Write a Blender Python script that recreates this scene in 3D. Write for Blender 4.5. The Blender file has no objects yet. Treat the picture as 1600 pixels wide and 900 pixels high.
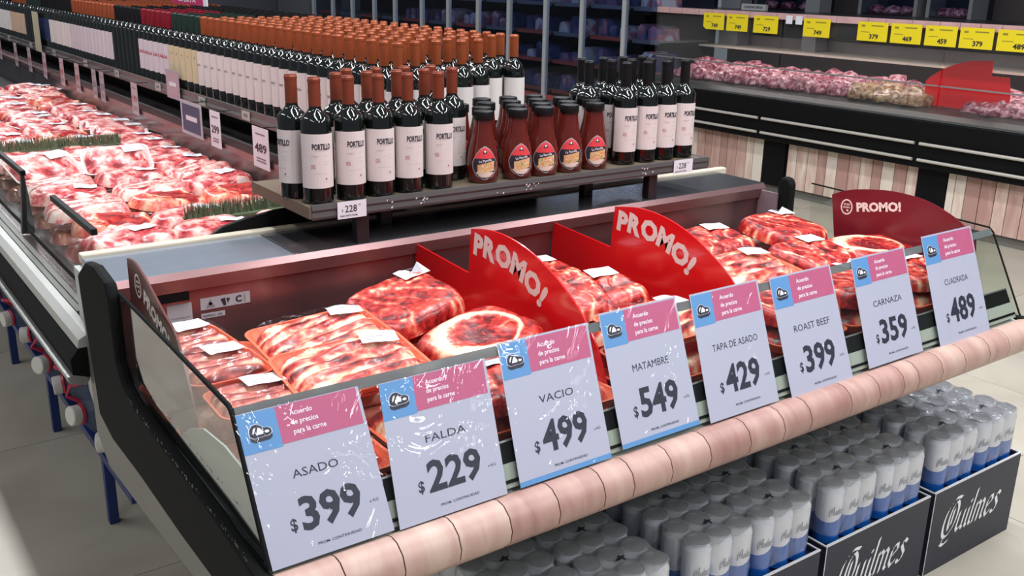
import bpy, math, random
from mathutils import Vector, Matrix, noise
random.seed(7)
SC = bpy.context.scene
_A = ['', 'first', 'second', 'third', 'fourth', 'fifth', 'sixth', 'seventh', 'eighth', 'ninth', 'tenth', 'eleventh', 'twelfth', 'thirteenth', 'fourteenth', 'fifteenth', 'sixteenth', 'seventeenth', 'eighteenth', 'nineteenth']
_B = {2: 'twent', 3: 'thirt', 4: 'fort', 5: 'fift', 6: 'sixt', 7: 'sevent', 8: 'eight', 9: 'ninet'}


def nth(n):
    if n < 20:
        return _A[n]
    if n >= 100:
        return 'hundred-' + (nth(n - 100) if n > 100 else 'th')
    return _B[n // 10] + ('ieth' if n % 10 == 0 else 'y-' + _A[n % 10])


COL = SC.collection
R = math.radians

# ------------------------------------------------------------------ camera
cam_d = bpy.data.cameras.new('camera')
cam_d.sensor_width = 36.0
cam_d.lens = 1543.4 / 1600 * 36.0
cam_d.clip_start = 0.02
cam = bpy.data.objects.new('camera', cam_d)
COL.objects.link(cam)
yaw, pitch, roll = 0.62876, 0.30786, -0.02036
fwd = Vector((math.sin(yaw) * math.cos(pitch), math.cos(yaw) * math.cos(pitch), -math.sin(pitch)))
rgt = Vector((math.cos(yaw), -math.sin(yaw), 0))
dwn = fwd.cross(rgt)
r2 = math.cos(roll) * rgt + math.sin(roll) * dwn
d2 = -math.sin(roll) * rgt + math.cos(roll) * dwn
cam.matrix_world = Matrix(((r2.x, -d2.x, -fwd.x, 0), (r2.y, -d2.y, -fwd.y, 0), (r2.z, -d2.z, -fwd.z, 1.6), (0, 0, 0, 1)))
SC.camera = cam

# ------------------------------------------------------------------ world, lights, exposure
w = bpy.data.worlds.new('store_world')
SC.world = w
w.use_nodes = True
w.node_tree.nodes['Background'].inputs[0].default_value = (0.80, 0.86, 1.0, 1)
w.node_tree.nodes['Background'].inputs[1].default_value = 0.19
SC.view_settings.view_transform = 'Standard'
SC.view_settings.look = 'None'
SC.view_settings.gamma = 1.0
SC.view_settings.exposure = 0.0
SC.cycles.max_bounces = 10
SC.cycles.transparent_max_bounces = 24
SC.cycles.caustics_reflective = False
SC.cycles.caustics_refractive = False
SC.cycles.use_denoising = True


def strip(x, y, z, lx, ly, power, col=(0.97, 0.98, 1.0)):
    l = bpy.data.lights.new('ceiling_strip_light', 'AREA')
    l.shape = 'RECTANGLE'
    l.size = lx
    l.size_y = ly
    l.energy = power
    l.color = col
    o = bpy.data.objects.new('ceiling_strip_light', l)
    o.location = (x, y, z)
    COL.objects.link(o)


for (sx, sy, pw) in ((-1.2, 0.4, 22), (-1.2, 4.2, 34), (0.75, 1.0, 55), (0.75, 4.4, 62), (0.75, 8.2, 70), (1.4, -1.9, 75), (3.4, -1.5, 70), (2.2, 2.0, 70), (3.9, 0.8, 60), (3.9, 4.2, 50),
                     (1.6, 11.5, 50)):
    strip(sx, sy, 3.5, 0.22, 2.6, pw)
# unseen area lights added to brighten the counter meat and the fridge interiors
for (lx, ly, lz, llx, lly, lpw, lc) in ((6.45, 3.9, 1.30, 0.06, 4.6, 16, (1.0, 0.86, 0.86)), (6.24, 9.9, 2.18, 0.05, 6.6, 30, (0.78, 0.84, 1.0))):
    l = bpy.data.lights.new('case_fill_light', 'AREA')
    l.shape = 'RECTANGLE'
    l.size, l.size_y, l.energy, l.color = llx, lly, lpw, lc
    o = bpy.data.objects.new('case_fill_light', l)
    o.location = (lx, ly, lz)
    COL.objects.link(o)

# ------------------------------------------------------------------ materials
MATS = {}


def bsdf_mat(name):
    m = bpy.data.materials.new(name)
    m.use_nodes = True
    return m, m.node_tree.nodes, m.node_tree.links, m.node_tree.nodes['Principled BSDF']


def mat(name, col, rough=0.5, metal=0.0, var=0.06, scale=30.0, bump=0.0, spec=0.5, coat=0.0, emit=0.0, stretch=None):
    if name in MATS:
        return MATS[name]
    m, n, l, b = bsdf_mat(name)
    tc = n.new('ShaderNodeTexCoord')
    mp = n.new('ShaderNodeMapping')
    l.new(tc.outputs['Object'], mp.inputs[0])
    if stretch:
        mp.inputs['Scale'].default_value = stretch
    nz = n.new('ShaderNodeTexNoise')
    nz.inputs['Scale'].default_value = scale
    nz.inputs['Detail'].default_value = 4
    l.new(mp.outputs[0], nz.inputs[0])
    mx = n.new('ShaderNodeMixRGB')
    mx.inputs[1].default_value = tuple(c * (1 - var) for c in col) + (1,)
    mx.inputs[2].default_value = tuple(min(1, c * (1 + var)) for c in col) + (1,)
    l.new(nz.outputs[0], mx.inputs[0])
    l.new(mx.outputs[0], b.inputs['Base Color'])
    b.inputs['Roughness'].default_value = rough
    b.inputs['Metallic'].default_value = metal
    b.inputs['Specular IOR Level'].default_value = spec
    b.inputs['Coat Weight'].default_value = coat
    if emit:
        l.new(mx.outputs[0], b.inputs['Emission Color'])
        b.inputs['Emission Strength'].default_value = emit
    if bump:
        bp = n.new('ShaderNodeBump')
        bp.inputs['Strength'].default_value = bump
        bp.inputs['Distance'].default_value = 0.01
        l.new(nz.outputs[0], bp.inputs['Height'])
        l.new(bp.outputs[0], b.inputs['Normal'])
    MATS[name] = m
    return m


def glass_mat(name, tint=(1, 1, 1), ior=1.5, rough=0.02, bump=0.0, bscale=20.0, haze=0.0, hazecol=(1, 1, 1), gain=1.0):
    m = bpy.data.materials.new(name)
    m.use_nodes = True
    n, l = m.node_tree.nodes, m.node_tree.links
    n.clear()
    out = n.new('ShaderNodeOutputMaterial')
    tr = n.new('ShaderNodeBsdfTransparent')
    tr.inputs[0].default_value = tint + (1,)
    gl = n.new('ShaderNodeBsdfGlossy')
    gl.inputs['Roughness'].default_value = rough
    fr = n.new('ShaderNodeFresnel')
    fr.inputs[0].default_value = ior
    mul = n.new('ShaderNodeMath')
    mul.operation = 'MULTIPLY'
    mul.use_clamp = True
    mul.inputs[1].default_value = gain
    geo = n.new('ShaderNodeNewGeometry')          # reflect on the outer faces only
    inv = n.new('ShaderNodeMath')
    inv.operation = 'SUBTRACT'
    inv.inputs[0].default_value = 1.0
    l.new(geo.outputs['Backfacing'], inv.inputs[1])
    pr = n.new('ShaderNodeMath')
    pr.operation = 'MULTIPLY'
    l.new(fr.outputs[0], pr.inputs[0])
    l.new(inv.outputs[0], pr.inputs[1])
    l.new(pr.outputs[0], mul.inputs[0])
    mx = n.new('ShaderNodeMixShader')
    l.new(mul.outputs[0], mx.inputs[0])
    base = tr
    if haze:
        df = n.new('ShaderNodeBsdfDiffuse')
        df.inputs[0].default_value = hazecol + (1,)
        m2 = n.new('ShaderNodeMixShader')
        m2.inputs[0].default_value = haze
        l.new(tr.outputs[0], m2.inputs[1])
        l.new(df.outputs[0], m2.inputs[2])
        base = m2
    l.new(base.outputs[0], mx.inputs[1])
    l.new(gl.outputs[0], mx.inputs[2])
    l.new(mx.outputs[0], out.inputs[0])
    if bump:
        tc = n.new('ShaderNodeTexCoord')
        nz = n.new('ShaderNodeTexNoise')
        nz.inputs['Scale'].default_value = bscale
        nz.inputs['Detail'].default_value = 3
        nz.inputs['Distortion'].default_value = 1.0
        l.new(tc.outputs['Object'], nz.inputs[0])
        bp = n.new('ShaderNodeBump')
        bp.inputs['Strength'].default_value = bump
        bp.inputs['Distance'].default_value = 0.02
        l.new(nz.outputs[0], bp.inputs['Height'])
        l.new(bp.outputs[0], gl.inputs['Normal'])
    MATS[name] = m
    return m


def ramp_mat(name, cols, scale, stretch=(1, 1, 1), rough=0.5, detail=5, dist=0.6, bump=0.0, objrand=0.0, coords='Object', attr=None, attrw=0.0, coat=0.0):
    m, n, l, b = bsdf_mat(name)
    tc = n.new('ShaderNodeTexCoord')
    mp = n.new('ShaderNodeMapping')
    mp.inputs['Scale'].default_value = stretch
    l.new(tc.outputs[coords], mp.inputs[0])
    oi = n.new('ShaderNodeObjectInfo')
    cmb = n.new('ShaderNodeVectorMath')
    cmb.operation = 'SCALE'
    cmb.inputs[0].default_value = (17.0, 31.0, 11.0)
    l.new(oi.outputs['Random'], cmb.inputs['Scale'])
    l.new(cmb.outputs[0], mp.inputs['Location'])
    nz = n.new('ShaderNodeTexNoise')
    nz.inputs['Scale'].default_value = scale
    nz.inputs['Detail'].default_value = detail
    nz.inputs['Distortion'].default_value = dist
    l.new(mp.outputs[0], nz.inputs[0])
    fac = nz.outputs[0]
    if objrand:
        ad = n.new('ShaderNodeMath')
        ad.operation = 'MULTIPLY_ADD'
        l.new(oi.outputs['Random'], ad.inputs[0])
        ad.inputs[1].default_value = objrand
        l.new(fac, ad.inputs[2])
        sb = n.new('ShaderNodeMath')
        sb.operation = 'SUBTRACT'
        l.new(ad.outputs[0], sb.inputs[0])
        sb.inputs[1].default_value = objrand * 0.5
        fac = sb.outputs[0]
    if attr:
        at = n.new('ShaderNodeAttribute')
        at.attribute_name = attr
        ma = n.new('ShaderNodeMath')
        ma.operation = 'MULTIPLY_ADD'
        l.new(fac, ma.inputs[0])
        ma.inputs[1].default_value = 1 - attrw
        mb = n.new('ShaderNodeMath')
        mb.operation = 'MULTIPLY'
        l.new(at.outputs['Fac'], mb.inputs[0])
        mb.inputs[1].default_value = attrw
        l.new(mb.outputs[0], ma.inputs[2])
        fac = ma.outputs[0]
    cr = n.new('ShaderNodeValToRGB')
    els = cr.color_ramp.elements
    while len(els) < len(cols):
        els.new(0.5)
    for e, (p, c) in zip(els, cols):
        e.position = p
        e.color = c + (1,)
    l.new(fac, cr.inputs[0])
    l.new(cr.outputs[0], b.inputs['Base Color'])
    b.inputs['Roughness'].default_value = rough
    b.inputs['Coat Weight'].default_value = coat
    b.inputs['Coat Roughness'].default_value = 0.1
    if bump:
        bp = n.new('ShaderNodeBump')
        bp.inputs['Strength'].default_value = bump
        bp.inputs['Distance'].default_value = 0.004
        l.new(nz.outputs[0], bp.inputs['Height'])
        l.new(bp.outputs[0], b.inputs['Normal'])
    MATS[name] = m
    return m


white_paper = mat('white_paper', (0.78, 0.78, 0.84), 0.55, var=0.02)
lilac_paper = mat('lilac_paper', (0.41, 0.42, 0.50), 0.5, var=0.03, scale=6)
sky_print = mat('sky_print', (0.10, 0.27, 0.52), 0.5, var=0.03)
pink_print = mat('pink_print', (0.46, 0.095, 0.185), 0.5, var=0.04)
ink = mat('dark_ink', (0.018, 0.02, 0.035), 0.5)
grey_ink = mat('grey_ink', (0.22, 0.2, 0.22), 0.6)
red_ink = mat('red_ink', (0.45, 0.12, 0.14), 0.6)
white_ink = mat('white_ink', (0.85, 0.85, 0.88), 0.5, var=0.02)
cream_ink = mat('cream_ink', (0.86, 0.76, 0.72), 0.5, var=0.02)
black_rubber = mat('black_rubber', (0.006, 0.0065, 0.0065), 0.75, var=0.3, scale=60, spec=0.15)
black_paint = mat('black_paint', (0.005, 0.005, 0.006), 0.45, spec=0.15)
dark_metal = mat('dark_metal', (0.03, 0.03, 0.034), 0.3, 0.3)
grey_body = mat('grey_body', (0.13, 0.13, 0.115), 0.35, var=0.1, scale=8)
steel = mat('brushed_steel', (0.26, 0.15, 0.15), 0.30, 0.75, var=0.12, scale=12, stretch=(1, 8, 8))  # reddish base colour carries the reflection of the meat
steel_dark = mat('dark_steel', (0.16, 0.13, 0.135), 0.25, 0.7, var=0.2, scale=6)
ledge_mat = mat('ledge_metal', (0.11, 0.11, 0.12), 0.16, 0.6, var=0.15, scale=10)
ledge_reflection = mat('ledge_reflection_metal', (0.32, 0.36, 0.42), 0.18, 0.5, var=0.08)  # ceiling reflection on the glossy ledge, put into a paler colour
cream_trim = mat('cream_trim', (0.62, 0.56, 0.44), 0.45, var=0.06)
tub_white = mat('tub_white', (0.52, 0.56, 0.53), 0.35, var=0.05)
rail_cream = mat('rail_cream', (0.40, 0.40, 0.36), 0.45, var=0.06)
shelf_grey = mat('shelf_grey', (0.10, 0.095, 0.095), 0.45, 0.2, var=0.15, scale=25, stretch=(1, 4, 20))
shelf_board = mat('shelf_board', (0.14, 0.105, 0.07), 0.5, var=0.2, scale=20, stretch=(1, 8, 1))
capsule_orange = mat('capsule_orange', (0.36, 0.085, 0.03), 0.32, 0.35, var=0.08)
capsule_copper = mat('capsule_copper', (0.25, 0.055, 0.028), 0.36, 0.3, var=0.08)
capsule_black = mat('capsule_black', (0.008, 0.008, 0.009), 0.38, spec=0.25)
capsule_crimson = mat('capsule_crimson', (0.22, 0.008, 0.02), 0.35, 0.2)
capsule_green = mat('capsule_green', (0.012, 0.03, 0.022), 0.3)
wine_glass = mat('wine_bottle_glass', (0.004, 0.006, 0.005), 0.06, spec=0.7, coat=0.5)
label_white = mat('wine_label_white', (0.72, 0.66, 0.64), 0.6, var=0.03)
label_cream = mat('wine_label_cream', (0.62, 0.53, 0.34), 0.6, var=0.04)
label_grey = mat('wine_label_grey', (0.62, 0.56, 0.60), 0.6, var=0.03)
label_blue = mat('wine_label_blue', (0.02, 0.035, 0.10), 0.5)
label_orange = mat('wine_label_orange', (0.62, 0.42, 0.30), 0.5)
sauce = mat('barbecue_sauce', (0.115, 0.014, 0.009), 0.12, var=0.35, scale=25, spec=0.6, coat=0.4)
sauce_red = mat('label_red', (0.72, 0.06, 0.07), 0.4)
sauce_food = ramp_mat('label_food', [(0.3, (0.30, 0.28, 0.05)), (0.45, (0.75, 0.60, 0.35)), (0.55, (0.7, 0.25, 0.06)), (0.7, (0.8, 0.7, 0.55))], 90, detail=2)
red_acrylic = mat('red_acrylic', (0.76, 0.010, 0.014), 0.18, var=0.05, scale=4, coat=0.3)
maroon_acrylic = mat('maroon_acrylic', (0.17, 0.012, 0.022), 0.25, var=0.05, scale=4)
brown_acrylic = mat('brown_acrylic', (0.13, 0.035, 0.032), 0.25, var=0.05, scale=4)
tray_orange = mat('tray_orange', (0.80, 0.15, 0.07), 0.4, var=0.06)
tray_white = mat('tray_white', (0.85, 0.74, 0.72), 0.5, var=0.03)
can_white = mat('can_white', (0.78, 0.79, 0.82), 0.28, 0.15, var=0.03)
can_lid = mat('can_lid', (0.42, 0.43, 0.45), 0.35, 0.8, var=0.05)
can_blue = mat('can_blue', (0.008, 0.11, 0.45), 0.3, 0.1, var=0.05)
navy_card = mat('navy_card', (0.022, 0.024, 0.042), 0.5, var=0.08)
card_edge = mat('white_card_edge', (0.72, 0.72, 0.74), 0.5)
blue_steel = mat('blue_steel', (0.008, 0.03, 0.16), 0.35)
yellow_card = mat('yellow_card', (0.88, 0.70, 0.01), 0.5, var=0.03, emit=0.0)
jug_red = mat('jug_red', (0.50, 0.02, 0.06), 0.35)
jug_cap = mat('jug_cap', (0.72, 0.70, 0.66), 0.4)
fridge_dark = mat('fridge_dark', (0.012, 0.015, 0.03), 0.4)
fridge_post = mat('fridge_post', (0.52, 0.53, 0.53), 0.45, 0.0)
fridge_grey = mat('fridge_grey', (0.16, 0.17, 0.18), 0.4)
strip_red = mat('strip_red', (0.36, 0.07, 0.06), 0.5, var=0.4, scale=6)
strip_blue = mat('strip_blue', (0.12, 0.14, 0.20), 0.5, var=0.3, scale=6)
strip_pink = mat('strip_pink', (0.62, 0.38, 0.38), 0.5, var=0.3, scale=9)
grass_green = mat('plastic_grass', (0.10, 0.135, 0.075), 0.85, var=0.3)
magenta_card = mat('magenta_card', (0.50, 0.03, 0.14), 0.5)
floor_tile = ramp_mat('floor_tile', [(0.30, (0.42, 0.38, 0.31)), (0.5, (0.49, 0.45, 0.37)), (0.72, (0.54, 0.50, 0.415))], 2.2, rough=0.36, objrand=0.05, detail=8)
grout = mat('floor_grout', (0.20, 0.18, 0.15), 0.8)
wood = ramp_mat('pink_wood', [(0.18, (0.34, 0.18, 0.155)), (0.42, (0.44, 0.265, 0.225)), (0.58, (0.50, 0.32, 0.27)), (0.82, (0.58, 0.43, 0.35))], 5.0, stretch=(5, 1, 1), rough=0.4, objrand=0.40, detail=7, bump=0.05)
wood_joint = mat('wood_joint', (0.05, 0.02, 0.02), 0.6)
wood_v = ramp_mat('pale_wood', [(0.22, (0.50, 0.29, 0.25)), (0.42, (0.62, 0.40, 0.34)), (0.60, (0.74, 0.55, 0.46)), (0.78, (0.84, 0.74, 0.64))], 3.0, stretch=(1, 5, 1), rough=0.5, objrand=0.75, detail=6, bump=0.05)
meat_cols = [(0.24, (0.10, 0.004, 0.006)), (0.35, (0.40, 0.016, 0.016)), (0.48, (0.68, 0.075, 0.05)), (0.58, (0.78, 0.27, 0.17)), (0.70, (0.86, 0.64, 0.44))]
meat = ramp_mat('raw_meat', meat_cols, 48, rough=0.3, detail=9, dist=1.6, attr='fat', attrw=0.58, coat=0.15, bump=0.35)
meat_dark = ramp_mat('raw_meat_dark', [(0.2, (0.10, 0.008, 0.008)), (0.4, (0.30, 0.03, 0.025)), (0.6, (0.55, 0.13, 0.09)), (0.8, (0.72, 0.42, 0.30))], 48, rough=0.3, detail=9, dist=1.6, attr='fat', attrw=0.58, coat=0.6, bump=0.25)
meat_pale = ramp_mat('raw_meat_pale', [(0.26, (0.26, 0.015, 0.02)), (0.37, (0.60, 0.07, 0.08)), (0.47, (0.78, 0.27, 0.25)), (0.57, (0.88, 0.55, 0.48)), (0.8, (0.90, 0.76, 0.69))], 38, rough=0.3, detail=8, dist=1.5, attr='fat', attrw=0.56, coat=0.25, bump=0.25)
meat_lump = ramp_mat('counter_meat', [(0.34, (0.13, 0.015, 0.03)), (0.48, (0.42, 0.10, 0.15)), (0.62, (0.70, 0.42, 0.44))], 28, rough=0.35, detail=4, coat=0.4, objrand=0.1)
poultry = ramp_mat('counter_poultry', [(0.36, (0.20, 0.08, 0.045)), (0.5, (0.42, 0.23, 0.12)), (0.62, (0.60, 0.42, 0.27))], 24, rough=0.35, detail=4, coat=0.4)
goods = ramp_mat('fridge_goods', [(0.3, (0.03, 0.04, 0.12)), (0.45, (0.09, 0.11, 0.26)), (0.58, (0.34, 0.12, 0.18)), (0.7, (0.45, 0.48, 0.60))], 7, rough=0.3, detail=3, objrand=0.5)
glass = glass_mat('case_glass', (0.95, 0.98, 0.96), 1.5, gain=1.0)
long_glass = glass_mat('long_case_glass', (0.85, 0.88, 0.87), 1.45, gain=0.55)
end_glass_mat = glass_mat('end_glass', (0.90, 0.94, 0.92), 1.8, 0.05, gain=1.7)
glass_edge = mat('glass_edge_grey', (0.20, 0.23, 0.23), 0.2, var=0.1)
acrylic_band = glass_mat('acrylic_band', (0.5, 0.54, 0.54), 1.4, 0.2, haze=0.60, hazecol=(0.20, 0.225, 0.23), gain=0.5)
door_glass = glass_mat('door_glass', (0.75, 0.8, 0.88), 1.5, gain=1.2)
counter_glass = glass_mat('counter_glass', (0.95, 0.97, 0.97), 1.5, haze=0.03, hazecol=(0.6, 0.6, 0.6), gain=0.8)
film = glass_mat('cling_film', (1, 1, 1), 1.38, 0.05, bump=0.9, bscale=26, gain=0.45)
sleeve_film = glass_mat('sign_sleeve_film', (0.98, 0.98, 1), 1.45, 0.035, bump=0.6, bscale=9, gain=0.8)
shrink_film = glass_mat('shrink_film', (0.92, 0.93, 0.95), 1.45, 0.14, bump=0.5, bscale=24, haze=0.10, hazecol=(0.7, 0.71, 0.74), gain=1.4)
film_top_mat = glass_mat('film_top', (0.9, 0.91, 0.93), 1.45, 0.16, bump=0.4, bscale=24, haze=0.42, hazecol=(0.40, 0.41, 0.43), gain=1.3)
jug_plastic = glass_mat('jug_plastic', (0.62, 0.70, 0.82), 1.45, 0.08, bump=0.6, bscale=14, haze=0.30, hazecol=(0.25, 0.30, 0.40), gain=1.5)


# ------------------------------------------------------------------ mesh helpers
class MB:
    def __init__(self):
        self.v, self.f, self.m, self.mats = [], [], [], []

    def mi(self, mt):
        if mt not in self.mats:
            self.mats.append(mt)
        return self.mats.index(mt)

    def add(self, vs, fs, mt):
        k = len(self.v)
        i = self.mi(mt)
        self.v += [tuple(p) for p in vs]
        for f in fs:
            self.f.append(tuple(a + k for a in f))
            self.m.append(i)
        return self

    def box(self, a, b, mt):
        x0, y0, z0 = a
        x1, y1, z1 = b
        vs = [(x0, y0, z0), (x1, y0, z0), (x1, y1, z0), (x0, y1, z0), (x0, y0, z1), (x1, y0, z1), (x1, y1, z1), (x0, y1, z1)]
        return self.add(vs, [(0, 3, 2, 1), (4, 5, 6, 7), (0, 1, 5, 4), (1, 2, 6, 5), (2, 3, 7, 6), (3, 0, 4, 7)], mt)

    def prism(self, pts, axis, a, b, mt):
        # pts: 2D outline; axis 'x': (y,z) swept in x ; 'y': (x,z) swept in y ; 'z': (x,y) swept in z
        def P(p, t):
            return {'x': (t, p[0], p[1]), 'y': (p[0], t, p[1]), 'z': (p[0], p[1], t)}[axis]
        n = len(pts)
        vs = [P(p, a) for p in pts] + [P(p, b) for p in pts]
        fs = [tuple(range(n - 1, -1, -1)), tuple(range(n, 2 * n))] + [(i, (i + 1) % n, n + (i + 1) % n, n + i) for i in range(n)]
        return self.add(vs, fs, mt)

    def lathe(self, prof, seg, mt, cx=0, cy=0, sx=1, sy=1, cap=True):
        vs, fs = [], []
        for (r, z) in prof:
            for i in range(seg):
                t = 2 * math.pi * i / seg
                vs.append((cx + r * sx * math.cos(t), cy + r * sy * math.sin(t), z))
        for j in range(len(prof) - 1):
            for i in range(seg):
                a = j * seg + i
                b = j * seg + (i + 1) % seg
                fs.append((a, b, b + seg, a + seg))
        if cap:
            fs.append(tuple(range(seg - 1, -1, -1)))
            k = (len(prof) - 1) * seg
            fs.append(tuple(range(k, k + seg)))
        return self.add(vs, fs, mt)

    def tube(self, pts, r, seg, mt):
        pts = [Vector(p) for p in pts]
        vs, fs = [], []
        for j, p in enumerate(pts):
            d = (pts[min(j + 1, len(pts) - 1)] - pts[max(j - 1, 0)]).normalized()
            up = Vector((0, 0, 1)) if abs(d.z) < 0.9 else Vector((1, 0, 0))
            a = d.cross(up).normalized()
            b = d.cross(a)
            for i in range(seg):
                t = 2 * math.pi * i / seg
                vs.append(tuple(p + a * (r * math.cos(t)) + b * (r * math.sin(t))))
        for j in range(len(pts) - 1):
            for i in range(seg):
                q, s = j * seg + i, j * seg + (i + 1) % seg
                fs.append((q, s, s + seg, q + seg))
        fs.append(tuple(range(seg)))
        k = (len(pts) - 1) * seg
        fs.append(tuple(range(k + seg - 1, k - 1, -1)))
        return self.add(vs, fs, mt)

    def text(self, s, mt, fn, cx, cy, h, bold=0.0, w=None, sx=1.0, rot=0.0, align='c'):
        """text of cap height h centred on (cx,cy) in 2D, mapped to 3D by fn(u,v)"""
        pts, fs, (x0, x1) = text2d(s, bold)
        k = h / 0.7
        kx = k * sx
        if w:
            kx = w / (x1 - x0)
        c, sn = math.cos(rot), math.sin(rot)
        xm = (x0 + x1) / 2 if align == 'c' else x0
        vs = []
        for (x, y) in pts:
            u, v = (x - xm) * kx, (y - 0.35) * k
            vs.append(fn(cx + u * c - v * sn, cy + u * sn + v * c))
        return self.add(vs, fs, mt)

    def mesh(self, name, smooth=None):
        me = bpy.data.meshes.new(name)
        me.from_pydata(self.v, [], self.f)
        for mt in self.mats:
            me.materials.append(mt)
        me.polygons.foreach_set('material_index', self.m)
        if smooth is not None:
            me.polygons.foreach_set('use_smooth', [True] * len(me.polygons))
            me.update()
            me.set_sharp_from_angle(angle=R(smooth))
        me.update()
        return me

    def build(self, name, parent=None, smooth=None, loc=None, bevel=0, label=None):
        return obj(name, self.mesh(name, smooth), parent, loc, bevel, label)


def obj(name, me, parent=None, loc=None, bevel=0, label=None):
    o = bpy.data.objects.new(name, me)
    COL.objects.link(o)
    if parent:
        o.parent = parent
    if loc:
        o.location = loc
    if bevel:
        b = o.modifiers.new('bevel', 'BEVEL')
        b.width = bevel
        b.segments = 2
        b.limit_method = 'ANGLE'
    if label:
        o['label'] = label
    return o


def tag(o, label, cat, group=None, kind=None):
    o['label'] = label
    o['category'] = cat
    if group:
        o['group'] = group
    if kind:
        o['kind'] = kind
    return o


def struct(o):
    o['kind'] = 'structure'
    return o


def empty(name, loc=(0, 0, 0), rot=(0, 0, 0)):
    o = bpy.data.objects.new(name, None)
    o.empty_display_size = 0.05
    COL.objects.link(o)
    o.location = loc
    o.rotation_euler = rot
    return o


KIDS = {}


def copy_tree(o, parent=None):
    c = o.copy()
    COL.objects.link(c)
    if parent:
        c.parent = parent
    for ch in o.children:
        copy_tree(ch, c)
    return c


class Kind:
    """first use moves the prototype, then copies it"""
    def __init__(self, root):
        self.root, self.used = root, False

    def put(self, loc, rot=(0, 0, 0), label=None, group=None, scale=None):
        o = self.root if not self.used else copy_tree(self.root)
        self.used = True
        o.location = loc
        o.rotation_euler = rot
        if scale:
            o.scale = scale
        if label:
            o['label'] = label
        if group:
            o['group'] = group
        elif 'group' in o:
            del o['group']
        return o


_T = {}


def text2d(s, bold=0.0):
    key = (s, bold)
    if key in _T:
        return _T[key]
    cu = bpy.data.curves.new('txt', 'FONT')
    cu.body = s
    cu.size = 1.0
    cu.resolution_u = 2
    cu.offset = bold
    ob = bpy.data.objects.new('txt', cu)
    COL.objects.link(ob)
    dg = bpy.context.evaluated_depsgraph_get()
    ev = ob.evaluated_get(dg)
    me = ev.to_mesh()
    pts = [(v.co.x, v.co.y) for v in me.vertices]
    fs = [tuple(p.vertices) for p in me.polygons]
    ev.to_mesh_clear()
    bpy.data.objects.remove(ob)
    bpy.data.curves.remove(cu)
    xs = [p[0] for p in pts] or [0, 1]
    _T[key] = (pts, fs, (min(xs), max(xs)))
    return _T[key]


def quad_fn(o, ux, uy, off=0.0):
    o, ux, uy = Vector(o), Vector(ux).normalized(), Vector(uy).normalized()
    nrm = ux.cross(uy).normalized()

    def fn(u, v):
        return tuple(o + ux * u + uy * v + nrm * off)
    return fn


def catmull(pts, n=6):
    out = []
    P = [pts[0]] + list(pts) + [pts[-1]]
    for i in range(1, len(P) - 2):
        for k in range(n):
            t = k / n
            q = []
            for a in range(len(pts[0])):
                p0, p1, p2, p3 = P[i - 1][a], P[i][a], P[i + 1][a], P[i + 2][a]
                q.append(0.5 * (2 * p1 + (p2 - p0) * t + (2 * p0 - 5 * p1 + 4 * p2 - p3) * t * t + (3 * p1 - p0 - 3 * p2 + p3) * t ** 3))
            out.append(tuple(q))
    out.append(tuple(pts[-1]))
    return out


def ell(cx, cy, rx, ry, n=16, a0=0):
    return [(cx + rx * math.cos(a0 + 2 * math.pi * i / n), cy + ry * math.sin(a0 + 2 * math.pi * i / n)) for i in range(n)]


def flat(mb, pts, fn, mt):
    mb.add([fn(*p) for p in pts], [tuple(range(len(pts)))], mt)


# ================================================================== SETTING
fl = MB().box((-3, -2, -0.06), (6.9, 14.6, -0.012), grout).build('floor')
struct(fl)
tile_me = MB().box((0.0015, 0.0015, -0.012), (0.9985, 0.9985, 0.0), floor_tile).mesh('tile')
for i in range(-3, 7):
    for j in range(-2, 9):
        obj('tile', tile_me, fl, (i - 0.1, j + 0.5 - 0.0, random.uniform(-0.0006, 0)))
# (beyond y = 9 m the floor is hidden behind the gondola: plain slab)
MB().box((-3, 9.5, -0.012), (6.9, 14.6, -0.001), floor_tile).build('far_slab', fl)

# back wall behind the service counter and the far end wall
wb = MB().box((7.6, -2, 0), (7.75, 6.9, 3.2), mat('dark_wall', (0.035, 0.03, 0.032), 0.5, var=0.2, scale=3)).build('wall_right')
struct(wb)
we = MB().box((-3, 14.6, 0), (7.75, 14.75, 3.2), mat('far_wall', (0.10, 0.11, 0.13), 0.6, var=0.2, scale=2)).build('wall_back')
struct(we)


# ================================================================== NEAR MEAT CASE
def root_at(name, base, label, cat, group=None):
    return tag(empty(name, base), label, cat, group)


def part(mb, name, root, smooth=None, bevel=0, label=None, kind=None):
    o = mb.build(name, root, smooth, None, bevel, label)
    p = root
    off = Vector((0, 0, 0))
    while p:
        off += p.location
        p = p.parent
    o.location = -off
    if kind:
        o['kind'] = kind
    return o


# plane of the near case's front glass (runs along x, leans back)
GA = Vector((0.0, 1.226, 0.749))
GB = Vector((0.0, 1.345, 0.967))
GU = (GB - GA).normalized()
GN = Vector((1, 0, 0)).cross(GU).normalized()      # towards the shopper


def gp(x, t, off=0.0):
    """point on the front glass: x along, t metres up the pane, off metres towards the shopper"""
    p = GA + GU * t + GN * off
    return (x, p.y, p.z)


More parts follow.
